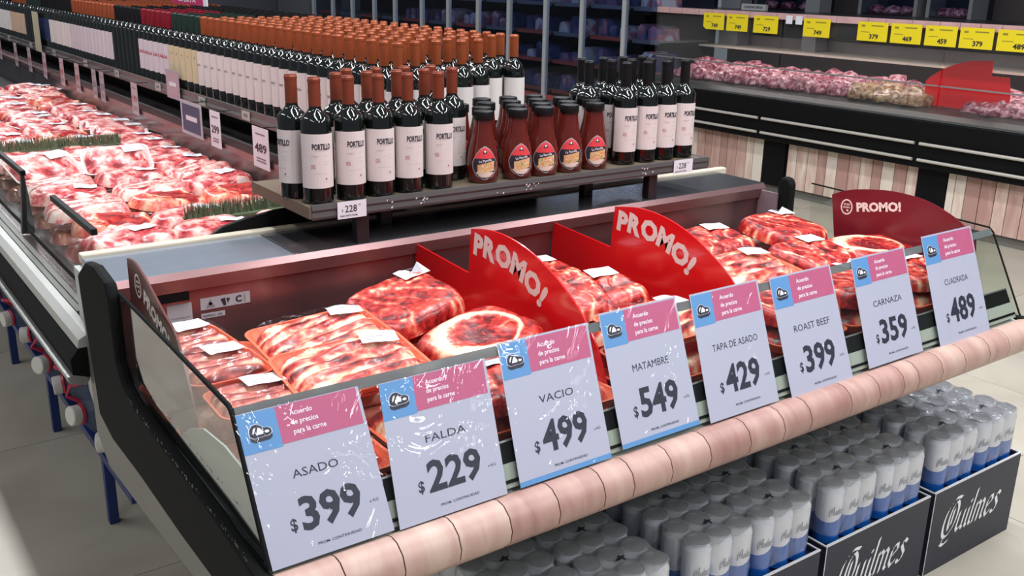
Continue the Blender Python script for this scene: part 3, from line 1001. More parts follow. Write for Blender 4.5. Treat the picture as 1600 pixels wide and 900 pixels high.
# lower layers of packs, seen through the glass between the signs
lowk = [P_low, P_low2]
n = 0
for ci, cx in enumerate((0.615, 0.875, 1.125, 1.475, 1.835, 2.095, 2.355)):
    for ri, cy in enumerate((1.430, 1.665, 1.900)):
        for li, cz in enumerate((0.731, 0.782)):
            bx = 'left red divider and the left end' if cx < 1.2 else ('two bright red dividers' if cx < 1.7 else 'right red divider and the right end')
            lowk[n % 2].put((cx + random.uniform(-0.004, 0.004), cy, cz), (random.uniform(-0.01, 0.01), 0, random.choice((0, math.pi))),
                            '%s-layer tray in the near case, %s row, %s column from the left end' % (('bottom', 'middle')[li], ('front', 'middle', 'back')[ri], nth(ci + 1)), 'lower layers of meat trays in the near case')
            n += 1
GTOP = 'top layer of meat packs in the near case'
top = [
    (P_dark, (0.578, 1.925, 0.838), (0.05, 0, 0.12), 'small dark meat pack with crumpled label at the back left corner of the near case'),
    (P_dark, (0.582, 1.745, 0.846), (0.02, 0.02, 0.05), 'small dark meat pack with label, second from back beside the left end'),
    (P_dark, (0.588, 1.570, 0.842), (-0.02, 0.03, -0.05), 'small dark meat pack with label, third from back beside the left end'),
    (P_dark, (0.592, 1.415, 0.834), (-0.05, 0.0, -0.03), 'small dark meat pack with white label tucked behind the asado sign'),
    (P_strip, (0.815, 1.795, 0.850), (0.06, -0.06, -0.03), 'large orange-rimmed tray of rib strips with white label at its back corner'),
    (P_strip2, (0.775, 1.575, 0.868), (0.10, -0.05, -0.05), 'large tray of pale rib strips resting before the rib tray, behind the falda sign'),
    (P_fold, (1.055, 1.865, 0.862), (0.14, -0.16, 0.10), 'bright red folded beef pack propped high at the back before the left red divider'),
    (P_steak, (1.085, 1.595, 0.858), (0.08, -0.08, 0.30), 'thick marbled steak pack with cream fat rim leaning on the left red divider'),
    (P_red, (0.985, 1.430, 0.836), (0.02, 0.0, 0.05), 'flat beef pack tucked behind the vacio sign'),
    (P_red, (1.475, 1.930, 0.845), (0.03, 0.0, 0.05), 'red beef pack at the back between the two bright red dividers'),
    (P_red, (1.480, 1.700, 0.862), (0.08, -0.06, -0.04), 'red beef pack with a white label, middle of the gap between the bright red dividers'),
    (P_strip, (1.480, 1.470, 0.850), (0.05, 0.0, 0.03), 'tray of meat strips between the red dividers, behind the matambre sign'),
    (P_red, (1.860, 1.905, 0.845), (0.02, 0.02, 0.0), 'red beef pack half hidden behind the right bright red divider'),
    (P_red, (2.085, 1.900, 0.858), (0.08, -0.02, -0.08), 'flat deep red beef pack at the back of the right bin'),
    (P_fold, (2.370, 1.870, 0.862), (0.13, 0.04, 0.05), 'domed red beef pack, highest and rearmost in the right bin'),
    (P_strip2, (1.930, 1.640, 0.858), (0.09, -0.03, -0.06), 'tray of pink meat with long fat bands right of the bright red dividers'),
    (P_red, (2.215, 1.640, 0.862), (0.09, 0.0, 0.10), 'red beef pack in the middle of the right bin'),
    (P_steak, (2.435, 1.610, 0.850), (0.05, 0.05, -0.10), 'steak pack beside the maroon divider'),
    (P_red, (1.860, 1.435, 0.842), (0.03, 0, 0.0), 'red beef pack behind the tapa de asado sign'),
    (P_fold, (2.115, 1.440, 0.842), (0.03, 0, -0.05), 'red beef pack behind the roast beef sign'),
    (P_red, (2.375, 1.435, 0.840), (0.02, 0, 0.05), 'red beef pack behind the carnaza sign'),
]
for (k, loc, rot, lb) in top:
    k.put(loc, rot, lb, GTOP, scale=None)

# ================================================================== FRONT DISPLAY SHELF over the case ledge
SZ = 1.06      # top of the front shelf
sh = root_at('display_shelf', (1.6, 2.3, 0.95), 'grey metal display shelf on short posts above the rear ledge of the near case', 'shelf')
part(MB().box((0.965, 2.150, SZ - 0.018), (2.305, 2.50, SZ), shelf_board), 'board', sh)
part(MB().prism([(2.1495, SZ + 0.004), (2.1495, SZ - 0.030), (2.140, SZ - 0.032), (2.138, SZ - 0.026), (2.140, SZ - 0.014), (2.137, SZ - 0.008), (2.139, SZ + 0.004)], 'x', 0.962, 2.308, shelf_grey), 'front_rail', sh)
part(MB().box((0.955, 2.141, SZ - 0.028), (0.9645, 2.50, SZ + 0.001), shelf_board), 'side_rail', sh)
part(MB().box((2.3055, 2.141, SZ - 0.028), (2.315, 2.50, SZ + 0.001), shelf_grey), 'side_rail', sh)
part(MB().box((1.01, 2.158, SZ - 0.034), (2.27, 2.49, SZ - 0.0185), dark_metal), 'underside', sh)
for (px, py) in ((1.105, 2.170), (1.245, 2.305), (1.95, 2.303), (2.095, 2.172)):
    part(MB().box((px - 0.017, py - 0.014, 0.950), (px + 0.017, py + 0.014, SZ - 0.034), dark_metal), 'post', sh, bevel=0.002)
m = MB()
for (fx, n2) in ((1.165, 3), (1.26, 7), (1.60, 5), (1.625, 4), (2.03, 4), (2.055, 3), (1.50, 2)):
    for k in range(n2):
        x, z = fx + random.uniform(-0.015, 0.022), SZ - 0.012 + random.uniform(-0.012, 0.008)
        a, b = random.uniform(0.002, 0.007), random.uniform(0.001, 0.003)
        m.add([(x, 2.1365, z), (x + a, 2.1365, z + b), (x + a * 0.8, 2.1365, z - b), (x + a * 0.2, 2.1365, z - b * 1.4)], [(0, 1, 2, 3)], white_paper)
part(m, 'tape_residue', sh, kind='stuff')
for (x0, x1, lb) in ((1.026, 1.104, 'white shelf price card reading 228, at the left end of the front shelf rail'), (2.155, 2.235, 'white shelf price card reading 228, at the right end of the front shelf rail')):
    t = tag(empty('price_card', (x0, 2.134, 1.024)), lb, 'price card')
    m = MB().box((0, 0, 0), (x1 - x0, 0.0012, 0.042), white_paper)
    fn = quad_fn((0, 0, 0), (1, 0, 0), (0, 0, 1), 0.0004)
    m.text('228', ink, fn, 0.036, 0.024, 0.017, 0.01, w=0.032)
    m.text('$', ink, fn, 0.013, 0.021, 0.006, 0.0)
    m.text('99', ink, fn, 0.059, 0.031, 0.005, 0.0)
    m.text('VINO TINTO 750 ML', ink, fn, 0.030, 0.007, 0.0045, 0.02, w=0.048)
    obj('card', m.mesh('card'), t)

# ------------------------------------------------------------------ wine bottles
def bottle_body(h, r):
    return [(r * 0.90, 0.0), (r, 0.004), (r, h * 0.625), (r * 0.985, h * 0.650), (r * 0.92, h * 0.675), (r * 0.78, h * 0.700), (r * 0.58, h * 0.722), (r * 0.44, h * 0.742), (0.0146, h * 0.765), (0.0140, h * 0.80), (0.0138, h * 0.99)]


def make_bottle(cap_mt, lab_mt, style, h=0.30, r=0.0375, seg=20, labelled=True, arc=165):
    root = tag(empty('wine_bottle', (0, 0, -5)), 'wine bottle', 'wine bottle')
    MB().lathe(bottle_body(h, r), seg, wine_glass).build('body', root, 35)
    k = h / 0.30
    MB().lathe([(0.0146, 0.232 * k), (0.0150, 0.235 * k), (0.0150, 0.288 * k), (0.0158, 0.2885 * k), (0.0158, 0.2955 * k), (0.0148, 0.2965 * k), (0.0142, 0.2998 * k), (0.0126, 0.300 * k)], 14, cap_mt).build('capsule', root, 40)
    if labelled:
        m = MB()
        z0, z1 = 0.040 * k, 0.170 * k
        if style == 'tall':
            z0, z1 = 0.060 * k, 0.158 * k
        n = 14
        vs, fs = [], []
        rr = r + 0.0006
        for i in range(n + 1):
            a = R(-arc / 2 + arc * i / n)
            for z in (z0, z1):
                vs.append((rr * math.sin(a), -rr * math.cos(a), z))
        fs = [(2 * i, 2 * i + 2, 2 * i + 3, 2 * i + 1) for i in range(n)]
        m.add(vs, fs, lab_mt)

        def fn(u, v, q=0.0005):
            a = u / rr
            return ((rr + q) * math.sin(a), -(rr + q) * math.cos(a), z0 + v)
        H = z1 - z0
        if style == 'portillo':
            m.text('PORTILLO', ink, fn, 0.004, H * 0.770, 0.0135, 0.035, w=0.047)
            for (vz, wd, u0) in ((0.695, 0.034, 0.004), (0.60, 0.020, -0.012), (0.60, 0.016, 0.016), (0.585, 0.012, -0.012), (0.50, 0.018, 0.013), (0.44, 0.014, 0.015), (0.27, 0.036, 0.0)):
                c0 = u0 - wd / 2
                for s2 in range(4):
                    flat(m, [(c0 + wd * s2 / 4, H * vz), (c0 + wd * (s2 + 0.8) / 4, H * vz), (c0 + wd * (s2 + 0.8) / 4, H * vz + 0.0008), (c0 + wd * s2 / 4, H * vz + 0.0008)], fn, mat('faint_ink', (0.50, 0.40, 0.40), 0.6))
            m.text('05', red_ink, fn, -0.0185, H * 0.405, 0.010, 0.0, w=0.011)
            flat(m, ell(0.013, H * 0.175, 0.0028, 0.0028, 6), fn, mat('seal_ink', (0.35, 0.16, 0.15), 0.6))
            flat(m, [(0.005, H * 0.125), (0.020, H * 0.125), (0.020, H * 0.131), (0.005, H * 0.131)], fn, mat('faint_ink', (0.5, 0.4, 0.4), 0.6))
        elif style == 'script':
            for u in (-0.02, 0.0, 0.02):
                flat(m, [(u - 0.009, H * 0.55), (u + 0.006, H * 0.52), (u + 0.009, H * 0.66), (u + 0.001, H * 0.58), (u - 0.005, H * 0.68)], fn, red_ink)
        elif style == 'band':
            flat(m, [(-0.048, H * 0.72), (-0.016, H * 0.72), (-0.016, H * 0.80), (-0.048, H * 0.80)], fn, ink)
            flat(m, [(-0.016, H * 0.72), (0.016, H * 0.72), (0.016, H * 0.80), (-0.016, H * 0.80)], fn, ink)
            flat(m, [(0.016, H * 0.72), (0.048, H * 0.72), (0.048, H * 0.80), (0.016, H * 0.80)], fn, ink)
        elif style == 'name':
            m.text('RESERVA', grey_ink, fn, 0.0, H * 0.60, 0.008, 0.02, w=0.036)
            flat(m, [(-0.016, H * 0.50), (0.016, H * 0.50), (0.016, H * 0.515), (-0.016, H * 0.515)], fn, mat('faint_ink', (0.5, 0.4, 0.4), 0.6))
        elif style == 'lines':
            for vz in (0.82, 0.62, 0.12):
                flat(m, [(-0.02, H * vz), (0.02, H * vz), (0.02, H * vz + 0.001), (-0.02, H * vz + 0.001)], fn, grey_ink)
        m.build('label', root)
    return Kind(root)


B_red = make_bottle(capsule_copper, label_white, 'portillo')
B_blk = make_bottle(capsule_black, label_white, 'portillo')
ordn = ['leftmost', 'second from the left', 'third from the left', 'fourth from the left', 'rightmost', 'sixth']
G1 = 'copper-capped wine bottles on the left of the front shelf'
fx = [1.004, 1.092, 1.174, 1.257, 1.348]
for i, x in enumerate(fx):
    B_red.put((x, 2.192, SZ), (0, 0, R(-8 + random.uniform(-4, 4))), 'copper-capped white-label wine bottle, %s of the front row' % ordn[i], G1)
for i, x in enumerate((1.000, 1.095, 1.182, 1.268, 1.350, 1.436)):
    B_red.put((x + (0.006 if i else -0.018), 2.276, SZ), (0, 0, R((-78 if i == 0 else -8) + random.uniform(-4, 4))),
              'copper-capped bottle, second row, %s' % (['leftmost, half out past the front row', 'behind the second bottle', 'behind the third bottle', 'behind the fourth bottle', 'behind the fifth bottle', 'rightmost, beside the sauce bottles'][i]), G1)
for i, x in enumerate((1.170, 1.256, 1.343, 1.424)):
    B_red.put((x, 2.356, SZ), (0, 0, R(-20)), 'copper-capped wine bottle in the third row of the front shelf, %s from the left' % ['first', 'second', 'third', 'fourth'][i], G1)
G2 = 'black-capped wine bottles on the right of the front shelf'
for i, x in enumerate((2.010, 2.095, 2.173, 2.252)):
    B_blk.put((x, 2.210, SZ), (0, 0, R(-8 + random.uniform(-3, 3))), 'black-capped white-label wine bottle at the right of the front shelf, %s of its front row' % ['leftmost', 'second', 'third', 'rightmost'][i], G2)
for i, x in enumerate((1.935, 2.022, 2.104, 2.184, 2.262)):
    B_blk.put((x, 2.292, SZ), (0, 0, R(-22)), 'black-capped wine bottle in the second row at the right shelf end, %s from the left' % ['first', 'second', 'third', 'fourth', 'fifth'][i], G2)
for i, x in enumerate((1.975, 2.060, 2.145, 2.225)):
    B_blk.put((x, 2.374, SZ), (0, 0, R(-22)), 'black-capped wine bottle in the third row at the right shelf end, %s from the left' % ['first', 'second', 'third', 'fourth'][i], G2)

# ------------------------------------------------------------------ barbecue sauce bottles
def make_sauce():
    root = tag(empty('sauce_bottle', (0, 0, -5)), 'sauce', 'sauce bottle')
    prof = [(0.037, 0.0), (0.0415, 0.006), (0.0435, 0.03), (0.043, 0.058), (0.0395, 0.085), (0.0335, 0.110), (0.0285, 0.132), (0.0265, 0.150), (0.0255, 0.162), (0.025, 0.168)]
    MB().lathe(prof, 20, sauce, sy=0.85).build('body', root, 50)
    MB().lathe([(0.0265, 0.168), (0.0275, 0.170), (0.0275, 0.188), (0.0265, 0.1905), (0.022, 0.1915)], 16, capsule_black).build('cap', root, 40)
    # egg-shaped label following the belly
    def rad(z):
        for (r0, z0), (r1, z1) in zip(prof, prof[1:]):
            if z0 <= z <= z1:
                return r0 + (r1 - r0) * (z - z0) / (z1 - z0)
        return 0.03

    def fn(u, v, q=0.0008):
        z = 0.016 + v
        r = rad(z) + q
        a = u / rad(z)
        return (r * math.sin(a), -r * 0.85 * math.cos(a), z)

    def egg(s, n=24, dy=0):
        pts = []
        for i in range(n):
            a = 2 * math.pi * i / n
            y = math.sin(a)
            x = math.cos(a) * (1 - 0.42 * max(0, y)) * 0.030
            pts.append((x * s, 0.040 + dy + y * 0.045 * s + (0.006 if y > 0.8 else 0) * s))
        return pts

    def fan(m, pts, q, mt, c=(0, 0.036)):
        vs = [fn(c[0], c[1], q)] + [fn(u, v, q) for u, v in pts]
        k = len(pts)
        m.add(vs, [(0, 1 + i, 1 + (i + 1) % k) for i in range(k)], mt)
    m = MB()

    def grid_egg(s, q, mt, vmin=-1, vmax=1):
        e = 0.0
        rows = 10
        vs, fs = [], []
        for j in range(rows + 1):
            y = max(-0.995, min(0.995, vmin + (vmax - vmin) * j / rows))
            wx = math.sqrt(max(0, 1 - y * y)) * (1 - 0.42 * max(0, y)) * 0.037 * s
            for i in range(5):
                vs.append(fn(-wx + 2 * wx * i / 4, 0.040 + y * 0.045 * s, q))
        for j in range(rows):
            for i in range(4):
                a = j * 5 + i
                fs.append((a, a + 1, a + 6, a + 5))
        m.add(vs, fs, mt)
    grid_egg(1.0, 0.0006, mat('label_rim', (0.42, 0.40, 0.42), 0.4, 0.3))
    grid_egg(0.93, 0.0010, ink)
    grid_egg(0.93, 0.0014, sauce_red, 0.30, 1)
    grid_egg(0.86, 0.0016, mat('label_base_cream', (0.80, 0.66, 0.58), 0.5), -1, -0.62)
    vs, fs = [], []
    for j in range(4):
        for i in range(5):
            u = -0.020 + 0.046 * i / 4
            vs.append(fn(u, 0.012 + 0.026 * j / 3 + (u + 0.01) * 0.22, 0.0019))
    for j in range(3):
        for i in range(4):
            a = j * 5 + i
            fs.append((a, a + 1, a + 6, a + 5))
    m.add(vs, fs, sauce_food)
    m.text('La Parrilla', white_ink, lambda u, v: fn(u, v, 0.0019), 0.001, 0.047, 0.0065, 0.01, w=0.034, rot=0.15)
    flat(m, [(-0.006, 0.066), (0.006, 0.066), (0.003, 0.074), (-0.003, 0.074)], lambda u, v: fn(u, v, 0.002), ink)
    flat(m, ell(0, 0.071, 0.0028, 0.0028, 6), lambda u, v: fn(u, v, 0.0024), white_ink)
    m.build('label', root)
    return Kind(root)


K = make_sauce()
G3 = 'red-brown sauce bottles on the front shelf'
rows = [(2.195, (1.490, 1.600, 1.690, 1.785, 1.880), -22, 'front row'), (2.262, (1.530, 1.645, 1.735, 1.832, 1.922), -18, 'second row'), (2.345, (1.510, 1.600, 1.690, 1.785, 1.875), -18, 'third row'), (2.425, (1.545, 1.640, 1.735, 1.830), -18, 'fourth row')]
for ry, xs, rz, nm in rows:
    for i, x in enumerate(xs):
        yy = ry + (-0.006 if nm == 'front row' and i in (1, 2) else 0)
        lb = 'squat sauce bottle with black cap and egg-shaped label, %s, %s from the left' % (nm, ['first', 'second', 'third', 'fourth', 'fifth'][i])
        if nm == 'second row' and i == 4:
            lb, rz = 'sauce bottle turned sideways beside the black-capped wines, label half hidden', 50
        K.put((x, yy, SZ), (0, 0, R(rz + random.uniform(-6, 6))), lb, G3)

# ================================================================== LONG WINE GONDOLA
LZ = 1.085
gon = root_at('gondola_shelf', (1.75, 6.5, 0.0), 'long dark wine gondola shelf running away behind the front shelf', 'shelf')
part(MB().box((1.405, 2.515, LZ - 0.03), (2.06, 11.0, LZ), shelf_board), 'board', gon)
part(MB().prism([(1.405, LZ + 0.003), (1.405, LZ - 0.042), (1.396, LZ - 0.044), (1.393, LZ - 0.030), (1.397, LZ - 0.02), (1.394, LZ + 0.003)], 'y', 2.515, 11.0, mat('gondola_rail', (0.17, 0.155, 0.15), 0.4, 0.2, var=0.15)), 'price_rail', gon)
part(MB().box((1.55, 2.55, 0.0), (1.95, 11.0, LZ - 0.03), black_paint), 'spine', gon)
part(MB().box((1.40, 2.44, 0.93), (1.97, 11.0, 0.948), shelf_grey), 'lower_ledge', gon)

secs = [(2.56, 4.25, capsule_orange, label_white, 'name'), (4.25, 4.67, capsule_green, label_cream, 'band'), (4.67, 5.13, capsule_crimson, label_grey, 'script'), (5.13, 5.56, capsule_black, None, ''), (5.56, 6.49, capsule_orange, label_grey, 'lines'),
        (6.49, 7.06, capsule_black, label_white, ''), (7.06, 7.40, capsule_black, label_blue, ''), (7.40, 7.86, capsule_green, None, ''), (7.86, 8.4, capsule_orange, label_orange, ''), (8.4, 9.1, capsule_black, label_white, ''), (9.1, 10.9, capsule_black, None, '')]
words = ['orange-capped white-label bottle in the gondola front rank', 'green-capped bottle with banded cream label', 'crimson-capped bottle with red script label',
         'all-black bottle between red-script and grey labels', 'orange-capped bottle with pale grey label', 'black-capped white-label bottle far along the gondola', 'blue-label bottle beside the cream hanging card',
         'dark bottle behind the cream hanging card', 'bottle with orange and white label, far left', 'black-capped white-label bottle at the far left edge', 'dark bottle at the gondola far end']
kinds = [make_bottle(c, l or label_white, st, h=0.322, r=0.037, seg=12 if i else 16, labelled=l is not None, arc=178) for i, (a, b, c, l, st) in enumerate(secs)]
B_or = make_bottle(capsule_orange, label_white, 'plain', h=0.322, r=0.037, seg=12, labelled=True, arc=150)
XS = [1.440 + 0.080 * i for i in range(8)]
cnt = {}
y = 2.565
while y < 9.6:
    si = next(i for i, q in enumerate(secs) if q[0] - 0.04 <= y < q[1] - 0.04 or i == len(secs) - 1)
    kinds[si].put((1.440 + random.uniform(-0.002, 0.002), y, LZ), (0, 0, R(-90 + random.uniform(-3, 3))), words[si] + ', %s from the near side' % nth(cnt.setdefault(si, 1)), 'gondola front rank, section %d' % (si + 1))
    cnt[si] += 1
    y += 0.0775
G4 = 'orange-capped bottles packed in the near block of the gondola'
yi = 0
y = 2.60
while y < 4.22:
    for xi, x in enumerate(XS[1:]):
        yy = y + 0.02 * (xi % 2) + random.uniform(-0.003, 0.003)
        if xi >= 4 and yy < 2.70 - 0.0:
            continue
        lb = 'orange-capped bottle in the gondola block, %s column from the left, %s row from the front' % (nth(xi + 2), nth(yi + 1))
        B_or.put((x + random.uniform(-0.003, 0.003), yy, LZ), (0, 0, R(-20)), lb, G4)
    y += 0.0825
    yi += 1
# the ranks beyond, too many and too far to tell apart: one joined mesh per capsule colour
m = MB()
far = MB()
for si, (a, b, cm, lm, st) in enumerate(secs[1:]):
    y = a + 0.03
    while y < b:
        for xi, x in enumerate(XS[1:]):
            if (si > 3 and xi > 3):
                continue
            far.lathe([(0.036, LZ), (0.036, LZ + 0.20), (0.015, LZ + 0.245), (0.0145, LZ + 0.252)], 8, wine_glass, x, y, cap=False)
            far.lathe([(0.015, LZ + 0.250), (0.0155, LZ + 0.320)], 8, cm if (xi < 3 or si > 1) else capsule_black, x, y)
        y += 0.08
fo = far.build('far_wine_bottles', None, 40)
tag(fo, 'dense far ranks of dark wine bottles with assorted caps on the gondola', 'wine bottles', None, 'stuff')

# cards hanging below the price rail, and small cards in the rail
def hang_card(y0, z1, wd, ht, mt, lb, txt=None, tmt=None, frame=None, x=1.386, lean=0.0):
    ht *= 1.27
    wd *= 1.12
    if z1 < 1.05:
        x, y0, z1 = 1.326, y0 * 0.936, z1 + 0.036
    t = tag(empty('hanging_price_card', (x, y0, z1)), lb, 'price card')
    m = MB().box((-0.0008, -wd / 2, -ht), (0.0008, wd / 2, 0), mt)
    fn = lambda u, v: (-0.0014, -u, v - ht / 2)
    if frame:
        flat(m, [(-wd * 0.42, -ht * 0.40), (wd * 0.42, -ht * 0.40), (wd * 0.42, ht * 0.40), (-wd * 0.42, ht * 0.40)], fn, frame)
        fn2 = lambda u, v: (-0.0020, -u, v - ht / 2)
        flat(m, [(-wd * 0.25, -ht * 0.06), (wd * 0.28, -ht * 0.06), (wd * 0.28, ht * 0.08), (-wd * 0.25, ht * 0.08)], fn2, white_paper)
    if txt:
        m.text(txt, tmt or ink, fn, 0, 0, ht * 0.20, 0.03, w=wd * 0.75)
        for k in (-0.35, -0.28, 0.32):
            flat(m, [(-wd * 0.3, ht * k), (wd * 0.3, ht * k), (wd * 0.3, ht * (k + 0.035)), (-wd * 0.3, ht * (k + 0.035))], fn, grey_ink)
    obj('card', m.mesh('card'), t)
    if x < 1.34:
        MB().box((-0.001, -0.002, -0.003), (0.066, 0.002, 0.0), dark_metal).build('holder', t)
    t.rotation_euler = (lean, 0, 0)
    return t


hang_card(3.59, 1.028, 0.13, 0.115, white_paper, 'white hanging card with dark number 489 nearest the front shelf', '489')
hang_card(4.08, 1.032, 0.10, 0.112, white_paper, 'white hanging card with dark number 299 beside the framed blue card', '299')
hang_card(4.38, 1.036, 0.23, 0.110, mat('card_frame', (0.45, 0.47, 0.52), 0.4), 'blue card in a pale frame hanging under the gondola rail', frame=mat('card_blue', (0.05, 0.07, 0.14), 0.5))
hang_card(5.25, 1.036, 0.09, 0.118, mat('card_pink_grey', (0.52, 0.44, 0.46), 0.5), 'pinkish white hanging card alone between framed card and the pair', '199', red_ink)
hang_card(5.88, 1.036, 0.075, 0.122, mat('card_grey', (0.42, 0.38, 0.40), 0.5), 'grey hanging card, right one of the close pair', '259', grey_ink)
hang_card(6.05, 1.036, 0.075, 0.122, mat('card_grey', (0.42, 0.38, 0.40), 0.5), 'grey hanging card, left one of the close pair', '259', grey_ink)
for k, (yy, lb) in enumerate(((6.45, 'grey tinted'), (6.85, 'pale grey'), (7.35, 'leaning pinkish'), (7.85, 'pink-white'), (8.35, 'broad pink'), (9.0, 'narrow white'), (9.9, 'short white'), (10.5, 'thin bright'))):
    hang_card(yy, 1.036, 0.085, 0.125, mat('card_pinkish', (0.60, 0.46, 0.49), 0.5), '%s hanging card, %s from the left of the gondola rail row' % (lb, ['eighth', 'seventh', 'sixth', 'fifth', 'fourth', 'third', 'second', 'first'][k]), '199', red_ink, lean=0.12 if k == 2 else 0)
hang_card(7.25, 1.305, 0.16, 0.20, mat('card_cream', (0.62, 0.54, 0.36), 0.5), 'tall cream card standing out before the blue-label bottles', x=1.372)
hang_card(4.50, 1.165, 0.16, 0.10, mat('card_violet', (0.45, 0.36, 0.42), 0.4), 'violet-grey card leaning on the rail before the cream labels', frame=mat('card_rose', (0.50, 0.36, 0.40), 0.5), x=1.384)
mrail = mat('rail_tag', (0.48, 0.46, 0.42), 0.5)
for k, yy in enumerate((3.66, 4.15, 4.75, 5.45, 6.1, 6.9, 7.6, 8.4, 8.9)):
    t = tag(MB().box((1.3905, yy - 0.04, LZ - 0.036), (1.3925, yy + 0.04, LZ - 0.002), mrail).add([(1.390, yy + 0.02, LZ - 0.024), (1.390, yy - 0.02, LZ - 0.024), (1.390, yy - 0.02, LZ - 0.012), (1.390, yy + 0.02, LZ - 0.012)], [(0, 1, 2, 3)], grey_ink).build('rail_price_tag'),
            'small price tag in the gondola rail, number %s from the near end' % ['one', 'two', 'three', 'four', 'five', 'six', 'seven', 'eight', 'nine'][k], 'price tag', 'small tags in the gondola rail')

# ================================================================== LONG MEAT CASE on the left
lc = root_at('meat_case', (0.9, 6.0, 0.0), 'long open meat case running away on the left under the wine gondola', 'refrigerated case')
Y0, Y1 = 2.425, 11.5
tubp = [(0.50, 0.80), (0.44, 0.70), (0.62, 0.62), (1.30, 0.60), (1.44, 0.64), (1.44, 0.928), (1.352, 0.928), (1.345, 0.76), (0.56, 0.76), (0.53, 0.80)]
part(MB().prism([(a, b) for a, b in tubp], 'y', Y0, Y1, steel_dark), 'tub', lc)
part(MB().box((1.338, Y0, 0.76), (1.3445, Y1, 0.925), steel_dark), 'back_panel', lc)
part(MB().box((1.335, Y0, 0.926), (1.40, Y1, 0.949), steel), 'top_rail', lc)
part(MB().prism([(0.405, 0.695), (0.402, 0.712), (0.425, 0.716), (0.45, 0.70), (0.44, 0.685)], 'y', 2.25, Y1, mat('trim_grey', (0.24, 0.24, 0.23), 0.35, 0.3)), 'lower_trim', lc)
part(MB().prism([(0.414, 0.716), (0.412, 0.752), (0.432, 0.776), (0.452, 0.776), (0.46, 0.70)], 'y', 2.25, Y1, black_rubber), 'bumper', lc)
part(MB().prism([(0.430, 0.777), (0.434, 0.796), (0.452, 0.806), (0.470, 0.806), (0.475, 0.777)], 'y', 2.25, Y1, mat('pale_trim', (0.50, 0.50, 0.47), 0.35, 0.2)), 'pale_trim', lc)
for k in range(4):
    part(MB().box((0.472 + 0.0085 * k, Y0, 0.786), (0.4795 + 0.0085 * k, Y1, 0.808 - 0.0035 * (k % 2)), grey_body), 'ribbed_step', lc)
part(MB().box((0.90, 3.0, 0.0), (1.5, 11.0, 0.60), black_paint), 'pedestal', lc)
part(MB().box((0.56, Y0, 0.765), (1.335, Y1, 0.775), dark_metal), 'deck', lc)
part(MB().prism([(0.48, 0.70), (0.60, 0.62), (1.44, 0.60), (1.44, 0.925), (0.50, 0.925), (0.50, 0.81), (0.48, 0.79)], 'y', 2.405, 2.423, grey_body), 'end_wall', lc)
# leaning glass with black rail pieces
m = MB()
m.add([(0.512, Y0, 0.806), (0.512, Y1, 0.806), (0.528, Y1, 0.998), (0.528, Y0, 0.998), (0.516, Y0, 0.806), (0.516, Y1, 0.806), (0.532, Y1, 0.998), (0.532, Y0, 0.998)], [(0, 1, 2, 3), (7, 6, 5, 4), (3, 2, 6, 7)], long_glass)
part(m, 'front_glass', lc)
for (a, b) in ((2.42, 2.86), (3.26, 3.75), (4.1, 4.9), (5.2, 6.1), (6.4, 7.3), (7.6, 11.5)):
    part(MB().box((0.523, a, 0.988), (0.538, b, 1.004), black_paint), 'glass_rail', lc, bevel=0.002)
for yy in (3.27, 5.2, 7.2):
    part(MB().prism([(0.508, 0.806), (0.545, 0.806), (0.540, 0.92), (0.534, 0.99), (0.526, 0.99)], 'y', yy, yy + 0.02, dark_metal), 'glass_bracket', lc)
# black rounded end board seen behind the rear trim
part(MB().prism([(0.80, 0.93), (0.80, 0.950), (0.84, 0.972), (0.90, 0.986), (0.98, 0.998), (1.10, 1.004), (1.36, 1.004), (1.36, 0.93)], 'y', 2.410, 2.424, black_paint), 'end_board', lc, bevel=0.003)
# plastic grass dividers
def grass(x0, x1, y, z, lb, yd=0.0):
    m = MB()
    n = int((x1 - x0) / 0.0010)
    for k in range(n):
        x = x0 + (x1 - x0) * k / n
        yy = y + yd * (k / n) + random.uniform(-0.012, 0.012)
        h = random.uniform(0.042, 0.064)
        dx, dy = random.uniform(-0.008, 0.008), random.uniform(-0.014, 0.014)
        m.add([(x - 0.003, yy, z), (x + 0.003, yy, z), (x + dx, yy + dy, z + h * 0.85)], [(0, 1, 2)], grass_green)
    m.box((x0, y - 0.014 + min(0, yd), z - 0.008), (x1, y + 0.014 + max(0, yd), z), grass_green)
    g = m.build('plastic_grass_divider')
    tag(g, lb, 'garnish', None, 'stuff')


KL = {}
Q1 = make_pack(31, 0.25, 0.19, 'fold', tray_white, meat_pale, sticker=(0.25, 0.2), nx=26, ny=20)
Q2 = make_pack(32, 0.26, 0.20, 'steak', tray_white, meat_pale, sticker=(0.15, -0.1), nx=26, ny=20)
Q3 = make_pack(33, 0.27, 0.21, 'fold', tray_white, meat_pale, tray=False, lift=0.014, sticker=(0.2, 0.1), nx=26, ny=20)
Q4 = make_pack(34, 0.27, 0.20, 'strips', tray_white, meat_pale, tray=False, lift=0.006, sticker=None, nx=26, ny=20)
Q5 = make_pack(35, 0.25, 0.20, 'steak', tray_white, meat, tray=False, lift=0.004, sticker=None, nx=26, ny=20)
qs = [Q1, Q2, Q3, Q4, Q5]
colw = ['front-glass side', 'middle', 'gondola side']
rw = ['first', 'second', 'third', 'fourth', 'fifth', 'sixth', 'seventh', 'eighth', 'ninth', 'tenth', 'eleventh', 'twelfth', 'thirteenth', 'fourteenth', 'fifteenth', 'sixteenth', 'seventeenth', 'eighteenth', 'nineteenth', 'twentieth']
